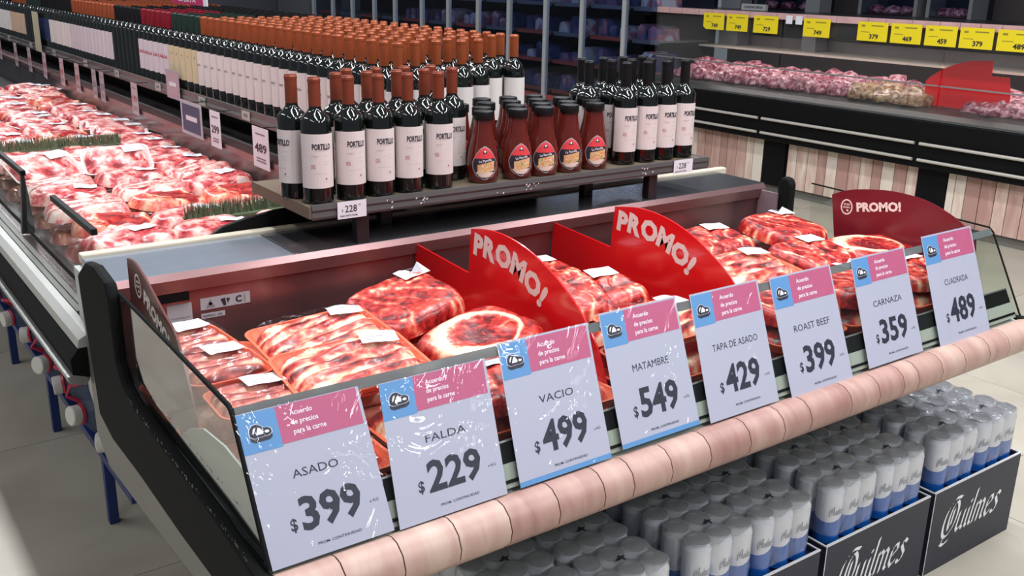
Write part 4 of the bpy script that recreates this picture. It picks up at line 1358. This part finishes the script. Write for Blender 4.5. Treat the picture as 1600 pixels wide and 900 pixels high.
pick = {(0, 0): 1, (1, 0): 0, (2, 0): 1, (0, 1): 2, (1, 1): 2, (2, 1): 3, (0, 2): 4, (1, 2): 2, (2, 2): 2, (0, 3): 3, (1, 3): 4, (2, 3): 4, (0, 4): 2, (1, 4): 3, (2, 4): 2, (0, 5): 3, (1, 5): 2, (0, 6): 0, (1, 6): 0}
wrd = {0: 'white-rimmed tray of pale meat', 1: 'white tray of mottled steak', 2: 'plump film bag of pink meat', 3: 'film bag of pale meat strips', 4: 'film-wrapped reddish cut'}
ridx = random.Random(5)
for j in range(20):
    yy = 2.56 + 0.222 * j + (0.03 if j > 2 else 0)
    for i, xx in enumerate((0.700, 0.955, 1.205)):
        k = pick.get((i, j), ridx.choice((0, 2, 2, 3, 4)))
        lev = 0.845 if j < 7 else 0.835
        rx, ry2, rz = ridx.uniform(-0.06, 0.10), ridx.uniform(-0.08, 0.05), ridx.uniform(-0.35, 0.35)
        if (i, j) in ((0, 6), (1, 6)):
            rx, rz, lev = 0.38, -0.15 if i else 0.2, 0.865
        qs[k].put((xx + ridx.uniform(-0.015, 0.015), yy, lev + ridx.uniform(0, 0.012)), (rx, ry2, rz), '%s, %s row of the long case, %s' % (wrd[k], rw[j], colw[i]), 'top layer of packs in the long case')
Q6 = make_pack(36, 0.24, 0.20, 'fold', tray_white, meat_dark, tray=False, lift=0.006, sticker=None, nx=18, ny=14)
for j in range(14):
    for i, xx in enumerate((0.690, 0.950, 1.210)):
        Q6.put((xx, 2.56 + 0.235 * j, 0.776), (0, 0, ridx.uniform(-0.1, 0.1)), 'dark red bag low in the long case, %s row, %s' % (rw[j], colw[i]), 'lower layer of bags in the long case')
grass(0.90, 1.32, 2.90, 0.880, 'green plastic grass strip between pale cuts near the gondola', 0.04)
grass(0.62, 1.10, 4.36, 0.885, 'green plastic grass strip across the case behind the tilted trays')

# ================================================================== BLUE STEEL RACK AND WATER JUGS below the long case
rk = root_at('blue_rack', (0.58, 4.3, 0.0), 'low blue steel rack standing on the floor under the long case', 'rack')
for yy in (2.82, 3.57, 4.34, 5.10, 5.86):
    part(MB().box((0.568, yy - 0.014, 0.0), (0.596, yy + 0.014, 0.215), blue_steel), 'leg', rk, bevel=0.002)
    part(MB().box((0.872, yy - 0.014, 0.0), (0.898, yy + 0.014, 0.215), blue_steel), 'leg', rk, bevel=0.002)
part(MB().box((0.566, 2.50, 0.2155), (0.594, 6.4, 0.240), blue_steel), 'side_rail', rk, bevel=0.002)
part(MB().box((0.872, 2.50, 0.2155), (0.898, 6.4, 0.240), blue_steel), 'side_rail', rk, bevel=0.002)
for k in range(14):
    part(MB().box((0.595, 2.55 + 0.28 * k, 0.222), (0.871, 2.575 + 0.28 * k, 0.234), blue_steel), 'cross_bar', rk)


def make_jug():
    root = tag(empty('water_jug', (0, 0, -5)), 'jug', 'water jug')
    prof = [(0.070, -0.13), (0.078, -0.12), (0.080, -0.05), (0.074, -0.03), (0.080, -0.01), (0.080, 0.06), (0.066, 0.10), (0.040, 0.125), (0.024, 0.135), (0.024, 0.150)]
    vs = MB().lathe(prof, 18, jug_plastic)
    vs.v = [(-z, x, y) for x, y, z in vs.v]
    vs.build('body', root, 50)
    c = MB().lathe([(0.029, 0.146), (0.030, 0.150), (0.030, 0.170), (0.027, 0.173)], 16, jug_cap)
    c.v = [(-z, x, y) for x, y, z in c.v]
    c.build('cap', root, 40)
    h = MB().tube([(-0.118, 0.030, 0.028), (-0.150, 0.052, 0.050), (-0.155, 0.020, 0.085), (-0.120, -0.020, 0.095), (-0.085, -0.045, 0.070), (-0.100, -0.035, 0.030)], 0.0065, 8, jug_red)
    h.build('handle', root, 60)
    r = MB().lathe([(0.031, 0.136), (0.033, 0.139), (0.031, 0.145)], 16, jug_red)
    r.v = [(-z, x, y) for x, y, z in r.v]
    r.build('neck_ring', root, 50)
    return Kind(root)


J = make_jug()
jl = ['nearest the corner of the near case', 'second from the near end', 'third from the near end', 'fourth from the near end', 'fifth from the near end', 'sixth from the near end', 'seventh from the near end', 'farthest along the rack']
for k, (yj, xj, rz, rx) in enumerate(((2.66, 0.70, -25, 20), (2.93, 0.675, 14, -10), (3.20, 0.70, -8, 40), (3.43, 0.665, 26, 0), (3.72, 0.70, -18, 15), (4.02, 0.68, 10, 30), (4.36, 0.70, -5, 0), (4.66, 0.69, 12, 20))):
    J.put((xj, yj, 0.322), (R(rx), R(6 if k in (1, 3) else -4), R(rz)), 'water jug with red handle on the blue rack, ' + jl[k], 'water jugs on the blue rack')
# ================================================================== BEER TRAYS UNDER THE NEAR CASE
BLACKLETTER = {
    'u': [[(0, 0.95), (0.0, 0.18), (0.14, 0.0), (0.40, 0.22)], [(0.42, 0.95), (0.42, 0.12), (0.54, 0.0)]],
    'i': [[(0, 0.95), (0.0, 0.14), (0.12, 0.0)], [(0.0, 1.30), (0.06, 1.22)]],
    'l': [[(0, 1.75), (0.0, 0.14), (0.12, 0.0)]],
    'm': [[(0, 1.0), (0.0, 0.0)], [(0.0, 0.80), (0.20, 1.0), (0.34, 0.85), (0.34, 0.0)], [(0.34, 0.80), (0.54, 1.0), (0.68, 0.85), (0.68, 0.12), (0.80, 0.0)]],
    'e': [[(0.42, 0.68), (0.32, 0.98), (0.12, 0.95), (0.0, 0.75), (0.0, 0.22), (0.16, 0.0), (0.40, 0.16)], [(0.0, 0.45), (0.40, 0.70)]],
    's': [[(0.40, 0.86), (0.20, 1.02), (0.04, 0.80), (0.36, 0.36), (0.28, 0.08), (0.06, 0.0), (-0.06, 0.14)]],
    'Q': [[(0.95, 1.75), (0.45, 1.80), (0.08, 1.35), (0.0, 0.70), (0.16, 0.15), (0.50, -0.02), (0.86, 0.30), (0.98, 0.85), (0.90, 1.35), (0.66, 1.62), (0.42, 1.30), (0.38, 0.70), (0.50, 0.30)], [(0.40, 0.05), (0.20, -0.30), (0.45, -0.42), (0.80, -0.30)], [(0.62, 1.25), (0.62, 0.50)]],
}
BW = {'Q': 1.22, 'u': 0.74, 'i': 0.32, 'l': 0.32, 'm': 1.00, 'e': 0.62, 's': 0.6}


def pen(m, pts, fn, wd, ang, mt):
    """broad-nib stroke: each segment is a parallelogram with the nib's slope"""
    nx, ny = math.cos(ang) * wd / 2, math.sin(ang) * wd / 2
    th = wd * 0.13
    for (a, b) in zip(pts, pts[1:]):
        dx, dy = b[0] - a[0], b[1] - a[1]
        L = math.hypot(dx, dy) or 1
        cross = abs(dx * ny - dy * nx) / L
        if cross < th:
            ex, ey = -dy / L * th, dx / L * th
            q = [(a[0] - nx - ex, a[1] - ny - ey), (b[0] + nx - ex, b[1] + ny - ey), (b[0] + nx + ex, b[1] + ny + ey), (a[0] - nx + ex, a[1] - ny + ey)]
        else:
            q = [(a[0] - nx, a[1] - ny), (b[0] - nx, b[1] - ny), (b[0] + nx, b[1] + ny), (a[0] + nx, a[1] + ny)]
        area = sum(q[i][0] * q[(i + 1) % 4][1] - q[(i + 1) % 4][0] * q[i][1] for i in range(4))
        if area < 0:
            q.reverse()
        m.add([fn(*p) for p in q], [(0, 1, 2, 3)], mt)


def blackletter(m, word, fn, x0, y0, xh, mt, slant=0.28, total=None):
    tw = sum(BW[c] for c in word)
    k = xh
    kx = total / tw if total else xh
    x = 0
    for c in word:
        for st in BLACKLETTER[c]:
            pen(m, [(x0 + (x + px) * kx + slant * py * k, y0 + py * k) for px, py in (catmull(st, 3) if c == 'Q' and len(st) > 4 else st)], fn, 0.20 * kx, R(38), mt)
        x += BW[c]


TH = 0.26


def make_tray():
    root = tag(empty('beer_tray', (0, 0, -5)), 'tray', 'display tray')
    W, D = 0.450, 0.70
    m = MB().box((0, 0, 0), (W, 0.004, TH), navy_card)
    m.build('front_panel', root)
    MB().box((0.0, -0.0006, TH + 0.0002), (W, 0.005, TH + 0.004), card_edge).build('white_rim', root)
    MB().box((0.0, -0.0012, 0.0), (0.0025, -0.0001, TH), card_edge).build('corner_edge', root)
    for xx in (0.0, W - 0.004):
        MB().box((xx, 0.0052, 0), (xx + 0.004, D, TH), navy_card).build('side_panel', root)
        MB().box((xx - 0.0004, 0.0056, TH + 0.0002), (xx + 0.0044, D, TH + 0.003), card_edge).build('white_rim', root)
    MB().box((0.0045, 0.0055, 0.238), (W - 0.0045, D, 0.244), navy_card).build('inner_floor', root)
    m = MB()
    fn = lambda u, v: (u, -0.0006, v)
    blackletter(m, 'Quilmes', fn, 0.058, 0.100, 0.062, white_ink, total=0.305)
    m.build('lettering', root)
    return Kind(root)


TRK = make_tray()
tl = [(0.955, 'navy beer tray, leftmost, mostly below the picture edge'), (1.427, 'navy beer tray with white blackletter, only its rim showing at the bottom edge'), (1.900, 'navy beer tray with white blackletter lettering, second from the right'), (2.372, 'navy beer tray with white blackletter lettering, rightmost')]
for x, lb in tl:
    TRK.put((x, 1.266, 0), (0, 0, 0), lb, 'beer trays under the near case')


def make_cans():
    root = tag(empty('beer_can_pack', (0, 0, -5)), 'pack', 'can pack')
    cr, ch = 0.0325, 0.168
    prof = [(0.026, 0.0), (0.0325, 0.006), (0.0325, 0.060)]
    cmesh = MB()
    cmesh.lathe([(0.025, 0.0), (0.0325, 0.007), (0.0325, 0.050)], 18, can_blue)
    seg = 18
    # wavy border between the blue foot and the silver-white upper body
    vs, fs, fs2 = [], [], []
    for i in range(seg):
        t = 2 * math.pi * i / seg
        wv = 0.066 + 0.032 * (0.5 + 0.5 * math.sin(t + 0.9))
        c, s = math.cos(t) * cr, math.sin(t) * cr
        vs += [(c, s, 0.050), (c, s, wv), (c, s, 0.146)]
    for i in range(seg):
        a, b = 3 * i, 3 * ((i + 1) % seg)
        fs.append((a, b, b + 1, a + 1))
        fs2.append((a + 1, b + 1, b + 2, a + 2))
    cmesh.add(vs, fs, can_blue)
    cmesh.add(vs, fs2, can_white)
    cmesh.lathe([(0.0325, 0.146), (0.0285, 0.156), (0.0272, 0.160)], seg, can_white, cap=False)
    cmesh.lathe([(0.0272, 0.160), (0.0285, 0.163), (0.0278, 0.1655), (0.0262, 0.1645), (0.0255, 0.161)], seg, can_lid)
    # small dark crest with the name
    def fn(u, v):
        a = u / cr
        return ((cr + 0.0006) * math.sin(a), -(cr + 0.0006) * math.cos(a), v)
    blackletter(cmesh, 'Quilmes', fn, -0.024, 0.088, 0.0125, mat('can_logo', (0.07, 0.08, 0.11), 0.5), total=0.046)
    me = cmesh.mesh('can', 40)
    for j in range(2):
        for i in range(3):
            o = obj('can', me, root, ((i - 1) * 0.0665, (j - 0.5) * 0.0665, 0))
            o.rotation_euler = (0, 0, R((-12, 8, -4, 10, 0, 5)[j * 3 + i]))
    # shrink film: bulging wrap following the cans, dimpled top
    nx, ny = 18, 12
    vs, fs = [], []
    hw, hd = 0.0665 * 1.5, 0.0665

    def top_z(x, y):
        d = 9
        for j in range(2):
            for i in range(3):
                d = min(d, math.hypot(x - (i - 1) * 0.0665, y - (j - 0.5) * 0.0665))
        return 0.1690 - 0.013 * max(0, min(1, (d - 0.027) / 0.015))
    for j in range(ny + 1):
        for i in range(nx + 1):
            x, y = -hw + 2 * hw * i / nx, -hd + 2 * hd * j / ny
            if abs(x) > 0.0665 and abs(y) > 0.03325:
                ex, ey = abs(x) - 0.0665, abs(y) - 0.03325
                q = max(ex, ey) / max(1e-9, math.hypot(ex, ey))
                x, y = math.copysign(0.0665 + ex * q, x), math.copysign(0.03325 + ey * q, y)
            vs.append((x * 0.985, y * 0.985, top_z(x, y)))
    for j in range(ny):
        for i in range(nx):
            a = j * (nx + 1) + i
            fs.append((a, a + 1, a + nx + 2, a + nx + 1))
    m = MB().add(vs, fs, film_top_mat)
    m.build('film_top', root, 180)
    sil = []
    for k in range(9):
        a = -math.pi / 2 + 0
    out = []
    for (cx, cy, a0, a1) in ((0.0665, -0.03325, -90, 0), (0.0665, 0.03325, 0, 90), (-0.0665, 0.03325, 90, 180), (-0.0665, -0.03325, 180, 270)):
        for k in range(6):
            a = R(a0 + (a1 - a0) * k / 5)
            out.append((cx + 0.0337 * math.cos(a), cy + 0.0337 * math.sin(a)))
    n = len(out)
    vs = []
    for (s, z) in ((1.0, 0.03), (1.0, 0.145), (0.975, 0.156), (0.95, 0.163)):
        vs += [(x * s, y * s, z) for x, y in out]
    fs = [(j * n + i, j * n + (i + 1) % n, (j + 1) * n + (i + 1) % n, (j + 1) * n + i) for j in range(3) for i in range(n)]
    MB().add(vs, fs, shrink_film).build('film_wrap', root, 60)
    m = MB()
    m.add([(-0.012, -0.004, 0.1692), (0.010, 0.001, 0.1700), (0.012, 0.006, 0.1696), (-0.006, 0.006, 0.1700), (-0.016, 0.000, 0.1692)], [(0, 1, 2, 3, 4)], ink)
    m.add([(0.000, -0.010, 0.1694), (0.006, -0.009, 0.1700), (0.002, 0.012, 0.1698), (-0.004, 0.010, 0.1696)], [(0, 1, 2, 3)], ink)
    m.build('film_tab', root)
    return Kind(root)


CP = make_cans()
pc = 0
for ti, tx in enumerate((0.955, 1.427, 1.900, 2.372)):
    for pi in range(2):
        for ri in range(5):
            x = tx + 0.1205 + pi * 0.2075 + random.uniform(-0.002, 0.002)
            y = 1.266 + 0.078 + ri * 0.1365
            CP.put((x, y, 0.2442 + (0.0 if ri else 0.0)), (0, 0, random.uniform(-0.012, 0.012)), 'six-pack of white and blue cans, %s row of the %s tray, %s pack' % (['front', 'second', 'third', 'fourth', 'rear'][ri], ['leftmost', 'second', 'third', 'rightmost'][ti], ['left', 'right'][pi]), 'six-packs of beer in the trays')
            pc += 1

# ================================================================== SERVICE COUNTER on the right
ct = root_at('service_counter', (6.5, 3.5, 0.0), 'black butcher service counter with glass front, pale wood panels and double rails', 'service counter')
CX = 6.115
CY0, CY1 = 0.9, 6.40
part(MB().box((CX + 0.03, CY0, 0.0), (CX + 0.9, CY1, 0.064), mat('kick_grey', (0.17, 0.165, 0.15), 0.5)), 'kick', ct)
part(MB().box((CX + 0.02, CY0, 0.066), (CX + 0.9, CY1, 0.42), wood_joint), 'base', ct)
part(MB().box((CX - 0.10, CY0, 0.4205), (CX + 0.95, CY1, 0.735), black_paint), 'body', ct, bevel=0.01)
seam_y = [6.40, 5.06, 3.72, 2.38, 1.04]
for k in range(4):
    ya, yb = seam_y[k + 1], seam_y[k]
    # planks then a black column next to the seam
    p1 = yb - 0.015 if k == 0 else yb - 0.185 + 0.0
    p0 = ya + 0.035
    yy = p0
    while yy < p1 - 0.04:
        wv = random.choice((0.085, 0.095, 0.10, 0.075))
        y2 = min(yy + wv, p1)
        part(MB().box((CX, yy + 0.003, 0.070), (CX + 0.018, y2 - 0.003, 0.416), wood_v), 'plank', ct)
        yy = y2
    part(MB().box((CX - 0.006, p1 + 0.002, 0.0645), (CX + 0.019, yb + 0.03 if k else yb, 0.420), black_paint), 'column', ct)
    for zz in (0.585, 0.478):
        part(MB().tube([(CX - 0.125, ya + 0.02, zz), (CX - 0.125, yb - 0.02, zz)], 0.011, 8, mat('rail_white', (0.55, 0.52, 0.47), 0.35, 0.2)), 'rail', ct, smooth=60)
part(MB().prism([(CX - 0.10, 0.736), (CX + 0.10, 0.736), (CX + 0.10, 0.785), (CX - 0.03, 0.775), (CX - 0.095, 0.750)], 'y', CY0, CY1, mat('counter_ledge', (0.04, 0.045, 0.04), 0.4, 0.1)), 'ledge', ct)
part(MB().box((CX + 0.101, CY0, 0.74), (CX + 0.95, CY1, 0.79), steel), 'deck', ct)
part(MB().box((CX + 0.93, CY0, 0.791), (CX + 0.96, CY1, 1.12), mat('counter_back', (0.20, 0.19, 0.19), 0.35, 0.3, var=0.3, scale=3)), 'back_panel', ct)
part(MB().box((CX + 0.55, CY0, 1.02), (CX + 0.929, CY1, 1.035), mat('cutting_shelf', (0.55, 0.50, 0.42), 0.4)), 'rear_shelf', ct)
for (a, b) in ((1.04, 2.37), (2.385, 3.71), (3.725, 5.05), (5.065, 6.395)):
    m = MB().box((CX + 0.04, a, 0.785), (CX + 0.046, b, 1.312), counter_glass)
    part(m, 'glass_pane', ct)
    part(MB().box((CX + 0.028, a, 0.944), (CX + 0.0385, b, 0.954), mat('pane_rail', (0.35, 0.34, 0.34), 0.3, 0.4)), 'pane_rail', ct)
part(MB().box((CX + 0.02, 6.398, 0.78), (CX + 0.95, 6.404, 1.31), counter_glass), 'end_glass', ct)
yy = CY0
while yy < 6.39:
    y2 = min(yy + random.choice((0.14, 0.2, 0.26)), 6.395)
    part(MB().box((CX + 0.01, yy + 0.002, 1.313), (CX + 0.05, y2 - 0.002, 1.358), strip_pink), 'canopy_plank', ct)
    yy = y2
part(MB().box((CX + 0.052, CY0, 1.32), (CX + 0.9, CY1, 1.350), dark_metal), 'canopy', ct)

ys = [(5.833, 5.612, '749'), (5.584, 5.366, '749'), (5.307, 5.071, '729'), (4.833, 4.600, '749'), (4.367, 4.129, '379'), (4.103, 3.874, '469'), (3.847, 3.623, '459'), (3.603, 3.379, '379'), (3.354, 3.100, '489')]
yn = ['leftmost, with a clipped corner', 'second from the left', 'third from the left', 'fourth, alone in a gap', 'fifth, reading 379', 'sixth, reading 469', 'seventh, reading 459', 'eighth, reading 379', 'rightmost, reading 489']
for k, (a, b, num) in enumerate(ys):
    t = tag(empty('yellow_price_sign', (CX - 0.004, a, 1.205)), 'yellow price card hanging over the butcher counter, ' + yn[k], 'price sign', None)
    W = a - b
    m = MB()
    z1 = 0.128
    o = [(0, 0.0), (W, 0.0), (W, z1), (0, z1)] if k else [(0.03, 0.0), (W, 0.0), (W, z1), (0, z1), (0, 0.02)]
    fnp = lambda u, v, q=0.0: (q, -u, v)
    n = len(o)
    m.add([fnp(*p) for p in o] + [fnp(p[0], p[1], 0.002) for p in o], [tuple(range(n)), tuple(range(2 * n - 1, n - 1, -1))] + [(i, n + i, n + (i + 1) % n, (i + 1) % n) for i in range(n)], yellow_card)
    f = lambda u, v: (-0.0015, -u, v)
    m.text(num, ink, f, W * 0.56, z1 * 0.25, 0.030, 0.03, w=W * 0.30, rot=0.0)
    flat(m, [(W * 0.12, z1 * 0.74), (W * 0.25, z1 * 0.74), (W * 0.25, z1 * 0.84), (W * 0.12, z1 * 0.84)], f, mat('olive_ink', (0.30, 0.26, 0.03), 0.6))
    flat(m, [(W * 0.45, z1 * 0.78), (W * 0.85, z1 * 0.78), (W * 0.85, z1 * 0.84), (W * 0.45, z1 * 0.84)], f, mat('olive_ink', (0.3, 0.26, 0.03), 0.6))
    flat(m, [(W * 0.12, z1 * 0.45), (W * 0.42, z1 * 0.45), (W * 0.42, z1 * 0.48), (W * 0.12, z1 * 0.48)], f, mat('olive_ink', (0.3, 0.26, 0.03), 0.6))
    obj('card', m.mesh('card'), t)
for k, yy in enumerate((4.97, 4.88)):
    tag(MB().box((CX - 0.004, yy - 0.03, 1.285), (CX - 0.002, yy + 0.03, 1.345), white_paper).build('small_card'), 'small white card on the counter canopy, %s of the two in the sign gap' % ['left', 'right'][k], 'price card')


def lump(rnd, name, x, y, z, sx, sy, sz, mt, lb, cat, grp, sub=3):
    import bmesh
    bm = bmesh.new()
    bmesh.ops.create_icosphere(bm, subdivisions=sub, radius=1)
    o = rnd.uniform(0, 99)
    for v in bm.verts:
        c = v.co.copy()
        d = 1 + 0.34 * noise.noise(c * 1.8 + Vector((o, 0, 0))) + 0.26 * noise.noise(c * 4.5 + Vector((0, o, 0)))
        v.co = Vector((c.x * sx * d, c.y * sy * d, max(-0.35, c.z) * sz * d + sz * 0.34))
    me = bpy.data.meshes.new(name)
    bm.to_mesh(me)
    bm.free()
    me.materials.append(mt)
    me.polygons.foreach_set('use_smooth', [True] * len(me.polygons))
    ob = bpy.data.objects.new(name, me)
    COL.objects.link(ob)
    ob.location = (x, y, z)
    ob.rotation_euler = (0, 0, rnd.uniform(0, 6))
    return tag(ob, lb, cat, grp)


rn = random.Random(21)
rc = [0, 0, 0]
for row, (dx, zz, st, sg) in enumerate(((0.17, 0.792, 0.115, 0.075), (0.28, 0.815, 0.125, 0.090), (0.41, 0.850, 0.14, 0.10))):
    yy = 6.18
    while yy > 1.3:
        if not (3.58 < yy < 3.95):
            pou = 3.95 < yy < 4.45 and row < 2
            rc[row] += 1
            big = 1.3 if pou else 1.0
            lump(rn, 'poultry_piece' if pou else 'meat_cut', CX + dx + rn.uniform(-0.02, 0.02), yy, zz + rn.uniform(-0.004, 0.006), sg * rn.uniform(0.9, 1.25) * big, sg * rn.uniform(0.8, 1.2) * big, rn.uniform(0.050, 0.080) * (1.2 if pou else 1), poultry if pou else meat_lump,
                 ('tan poultry piece' if pou else 'pinkish raw cut') + ' behind the counter glass, %s row, %s from the left' % (['front', 'middle', 'rear'][row], nth(rc[row])), 'meat', 'heap of cuts in the service counter' if not pou else 'poultry pieces in the service counter', 3 if row < 2 else 2)
        yy -= st * rn.uniform(0.85, 1.1)
OC = [(3.92, 0.80), (3.92, 0.96)] + catmull([(3.88, 1.00), (3.78, 1.06), (3.64, 1.11), (3.50, 1.125), (3.465, 1.125)], 4) + [(3.465, 1.03), (3.345, 1.03), (3.32, 0.92), (3.32, 0.80)]
dv = tag(MB().prism(OC, 'x', CX + 0.20, CX + 0.205, red_acrylic).build('counter_divider'), 'red curved divider standing inside the service counter behind the glass', 'divider')

# display cabinets on the wall behind the counter
for k, (ya, yb) in enumerate(((6.36, 5.70), (5.24, 4.70), (4.62, 4.24), (3.6, 2.9))):
    c = tag(empty('wall_cabinet', (7.3, (ya + yb) / 2, 1.30)), 'dark glazed wall cabinet behind the counter, %s from the left' % ['first', 'second', 'third', 'fourth'][k], 'cabinet')
    part(MB().box((7.52, yb, 1.30), (7.60, ya, 2.3), fridge_dark), 'back', c)
    for (a, b2, z0, z1) in ((ya - 0.03, ya, 1.30, 2.3), (yb, yb + 0.03, 1.30, 2.3), (yb + 0.0305, ya - 0.0305, 1.30, 1.325), (yb + 0.0305, ya - 0.0305, 2.275, 2.3)):
        part(MB().box((7.30, a, z0), (7.519, b2, z1), fridge_grey), 'frame', c)
    part(MB().box((7.305, yb + 0.031, 1.326), (7.309, ya - 0.031, 2.274), door_glass), 'door_glass', c)
    part(MB().box((7.315, yb + 0.031, 1.345), (7.515, ya - 0.031, 1.352), steel), 'shelf', c)
    for q in range(3):
        lump(rn, 'meat_cut', 7.41, yb + 0.14 + (ya - yb - 0.25) * q / 2, 1.352, 0.07, 0.07, 0.05, meat_lump, 'raw cut inside wall cabinet %s, %s of three' % (['one', 'two', 'three', 'four'][k], ['right', 'middle', 'left'][q]), 'meat', 'cuts in the wall cabinets', 2)
tag(MB().box((6.85, 5.28, 1.0), (7.0, 5.42, 3.2), fridge_grey).build('support_pillar'), 'slim pale grey pillar behind the counter canopy', 'pillar')
tag(MB().box((6.85, 6.12, 1.0), (7.0, 6.34, 3.2), fridge_grey).build('support_pillar'), 'broad grey pillar at the left end of the counter', 'pillar')
cb = MB().box((6.6, 5.62, 1.351), (6.63, 5.88, 1.40), mat('plaque_white', (0.42, 0.42, 0.42), 0.5))
cb.text('CARNICERIA', ink, lambda u, v: (6.5985, 5.75 - u, 1.376 + v), 0, 0, 0.018, 0.02, w=0.20)
tag(cb.build('name_plaque'), 'small pale lettered plaque on the counter canopy', 'plaque')

# ================================================================== GLASS-DOOR FRIDGES beyond the counter
posts = [6.83, 7.42, 7.98, 8.60, 9.17, 9.77, 10.35, 10.99, 11.52, 12.12, 12.70, 13.3]
prev = 6.44
gd = random.Random(3)
gcount = 0
for k, py in enumerate(posts):
    ya, yb = py, prev
    c = root_at('glass_door_fridge', (6.5, (ya + yb) / 2, 0.0), 'dark upright fridge with glass door, %s from the counter end' % (rw[k]), 'fridge')
    part(MB().box((CX + 0.75, yb, 0.0), (CX + 0.80, ya, 2.3), fridge_dark), 'back', c)
    part(MB().box((CX + 0.05, yb, 0.0), (CX + 0.749, ya, 0.40), fridge_grey), 'base', c)
    part(MB().box((CX + 0.025, yb + 0.002, 0.405), (CX + 0.049, ya - 0.002, 0.455), strip_red), 'price_strip', c)
    part(MB().box((CX + 0.05, yb, 2.22), (CX + 0.749, ya, 2.3), fridge_grey), 'top', c)
    part(MB().box((CX - 0.005, ya - 0.042, 0.30), (CX + 0.045, ya - 0.001, 2.25), fridge_post), 'door_post', c, bevel=0.004)
    part(MB().box((CX + 0.010, yb + 0.02, 0.46), (CX + 0.016, ya - 0.035, 2.2), door_glass), 'door_glass', c)
    for q, zz in enumerate((0.50, 0.79, 1.06, 1.34, 1.66)):
        part(MB().box((CX + 0.12, yb + 0.02, zz - 0.014), (CX + 0.745, ya - 0.036, zz), fridge_grey), 'shelf', c)
        part(MB().box((CX + 0.105, yb + 0.02, zz - 0.030), (CX + 0.119, ya - 0.036, zz + 0.006), strip_red if q < 2 else (strip_blue if k % 2 == 0 or q > 2 else strip_red)), 'shelf_strip', c)
        if q < 4 and k < 8:
            yy = yb + 0.05
            while yy < ya - 0.13:
                wv = gd.uniform(0.09, 0.15)
                hh = gd.uniform(0.08, 0.17)
                if yy + wv > ya - 0.05:
                    break
                b2 = MB().prism([(yy, zz), (yy + wv, zz), (yy + wv * 0.95, zz + hh * 0.8), (yy + wv * 0.6, zz + hh), (yy + wv * 0.1, zz + hh * 0.85)], 'x', CX + 0.14, CX + 0.40, goods)
                tag(b2.build('chilled_package'), 'dim chilled package on the %s shelf of the %s fridge, %s item' % (nth(q + 1), rw[k], nth(int(1 + (yy - yb) / 0.1))), 'package', 'packages in fridge %s' % rw[k])
                gcount += 1
                yy += wv + gd.uniform(0.004, 0.05)
    prev = ya
tag(MB().box((CX, 13.4, 0), (CX + 0.5, 14.5, 2.6), fridge_grey).build('wall_panel'), 'plain grey upright panel at the far end of the fridges', 'panel')

# far promotional cards over the gondola
pk = tag(empty('promo_card', (1.9, 5.8, 1.385)), 'magenta promotional card with white lettering above the far bottles', 'sign')
m = MB().box((1.899, 5.52, 1.40), (1.901, 6.06, 1.66), magenta_card)
m.text('OFERTA', white_ink, lambda u, v: (1.898, 5.79 - u, 1.425 + v), 0, 0, 0.022, 0.02, w=0.30)
part(m, 'card', pk)
part(MB().box((1.897, 5.46, 1.385), (1.903, 5.518, 1.68), white_paper), 'white_edge', pk)
part(MB().tube([(1.9, 5.79, LZ), (1.9, 5.79, 1.40)], 0.004, 6, fridge_post), 'stem', pk)
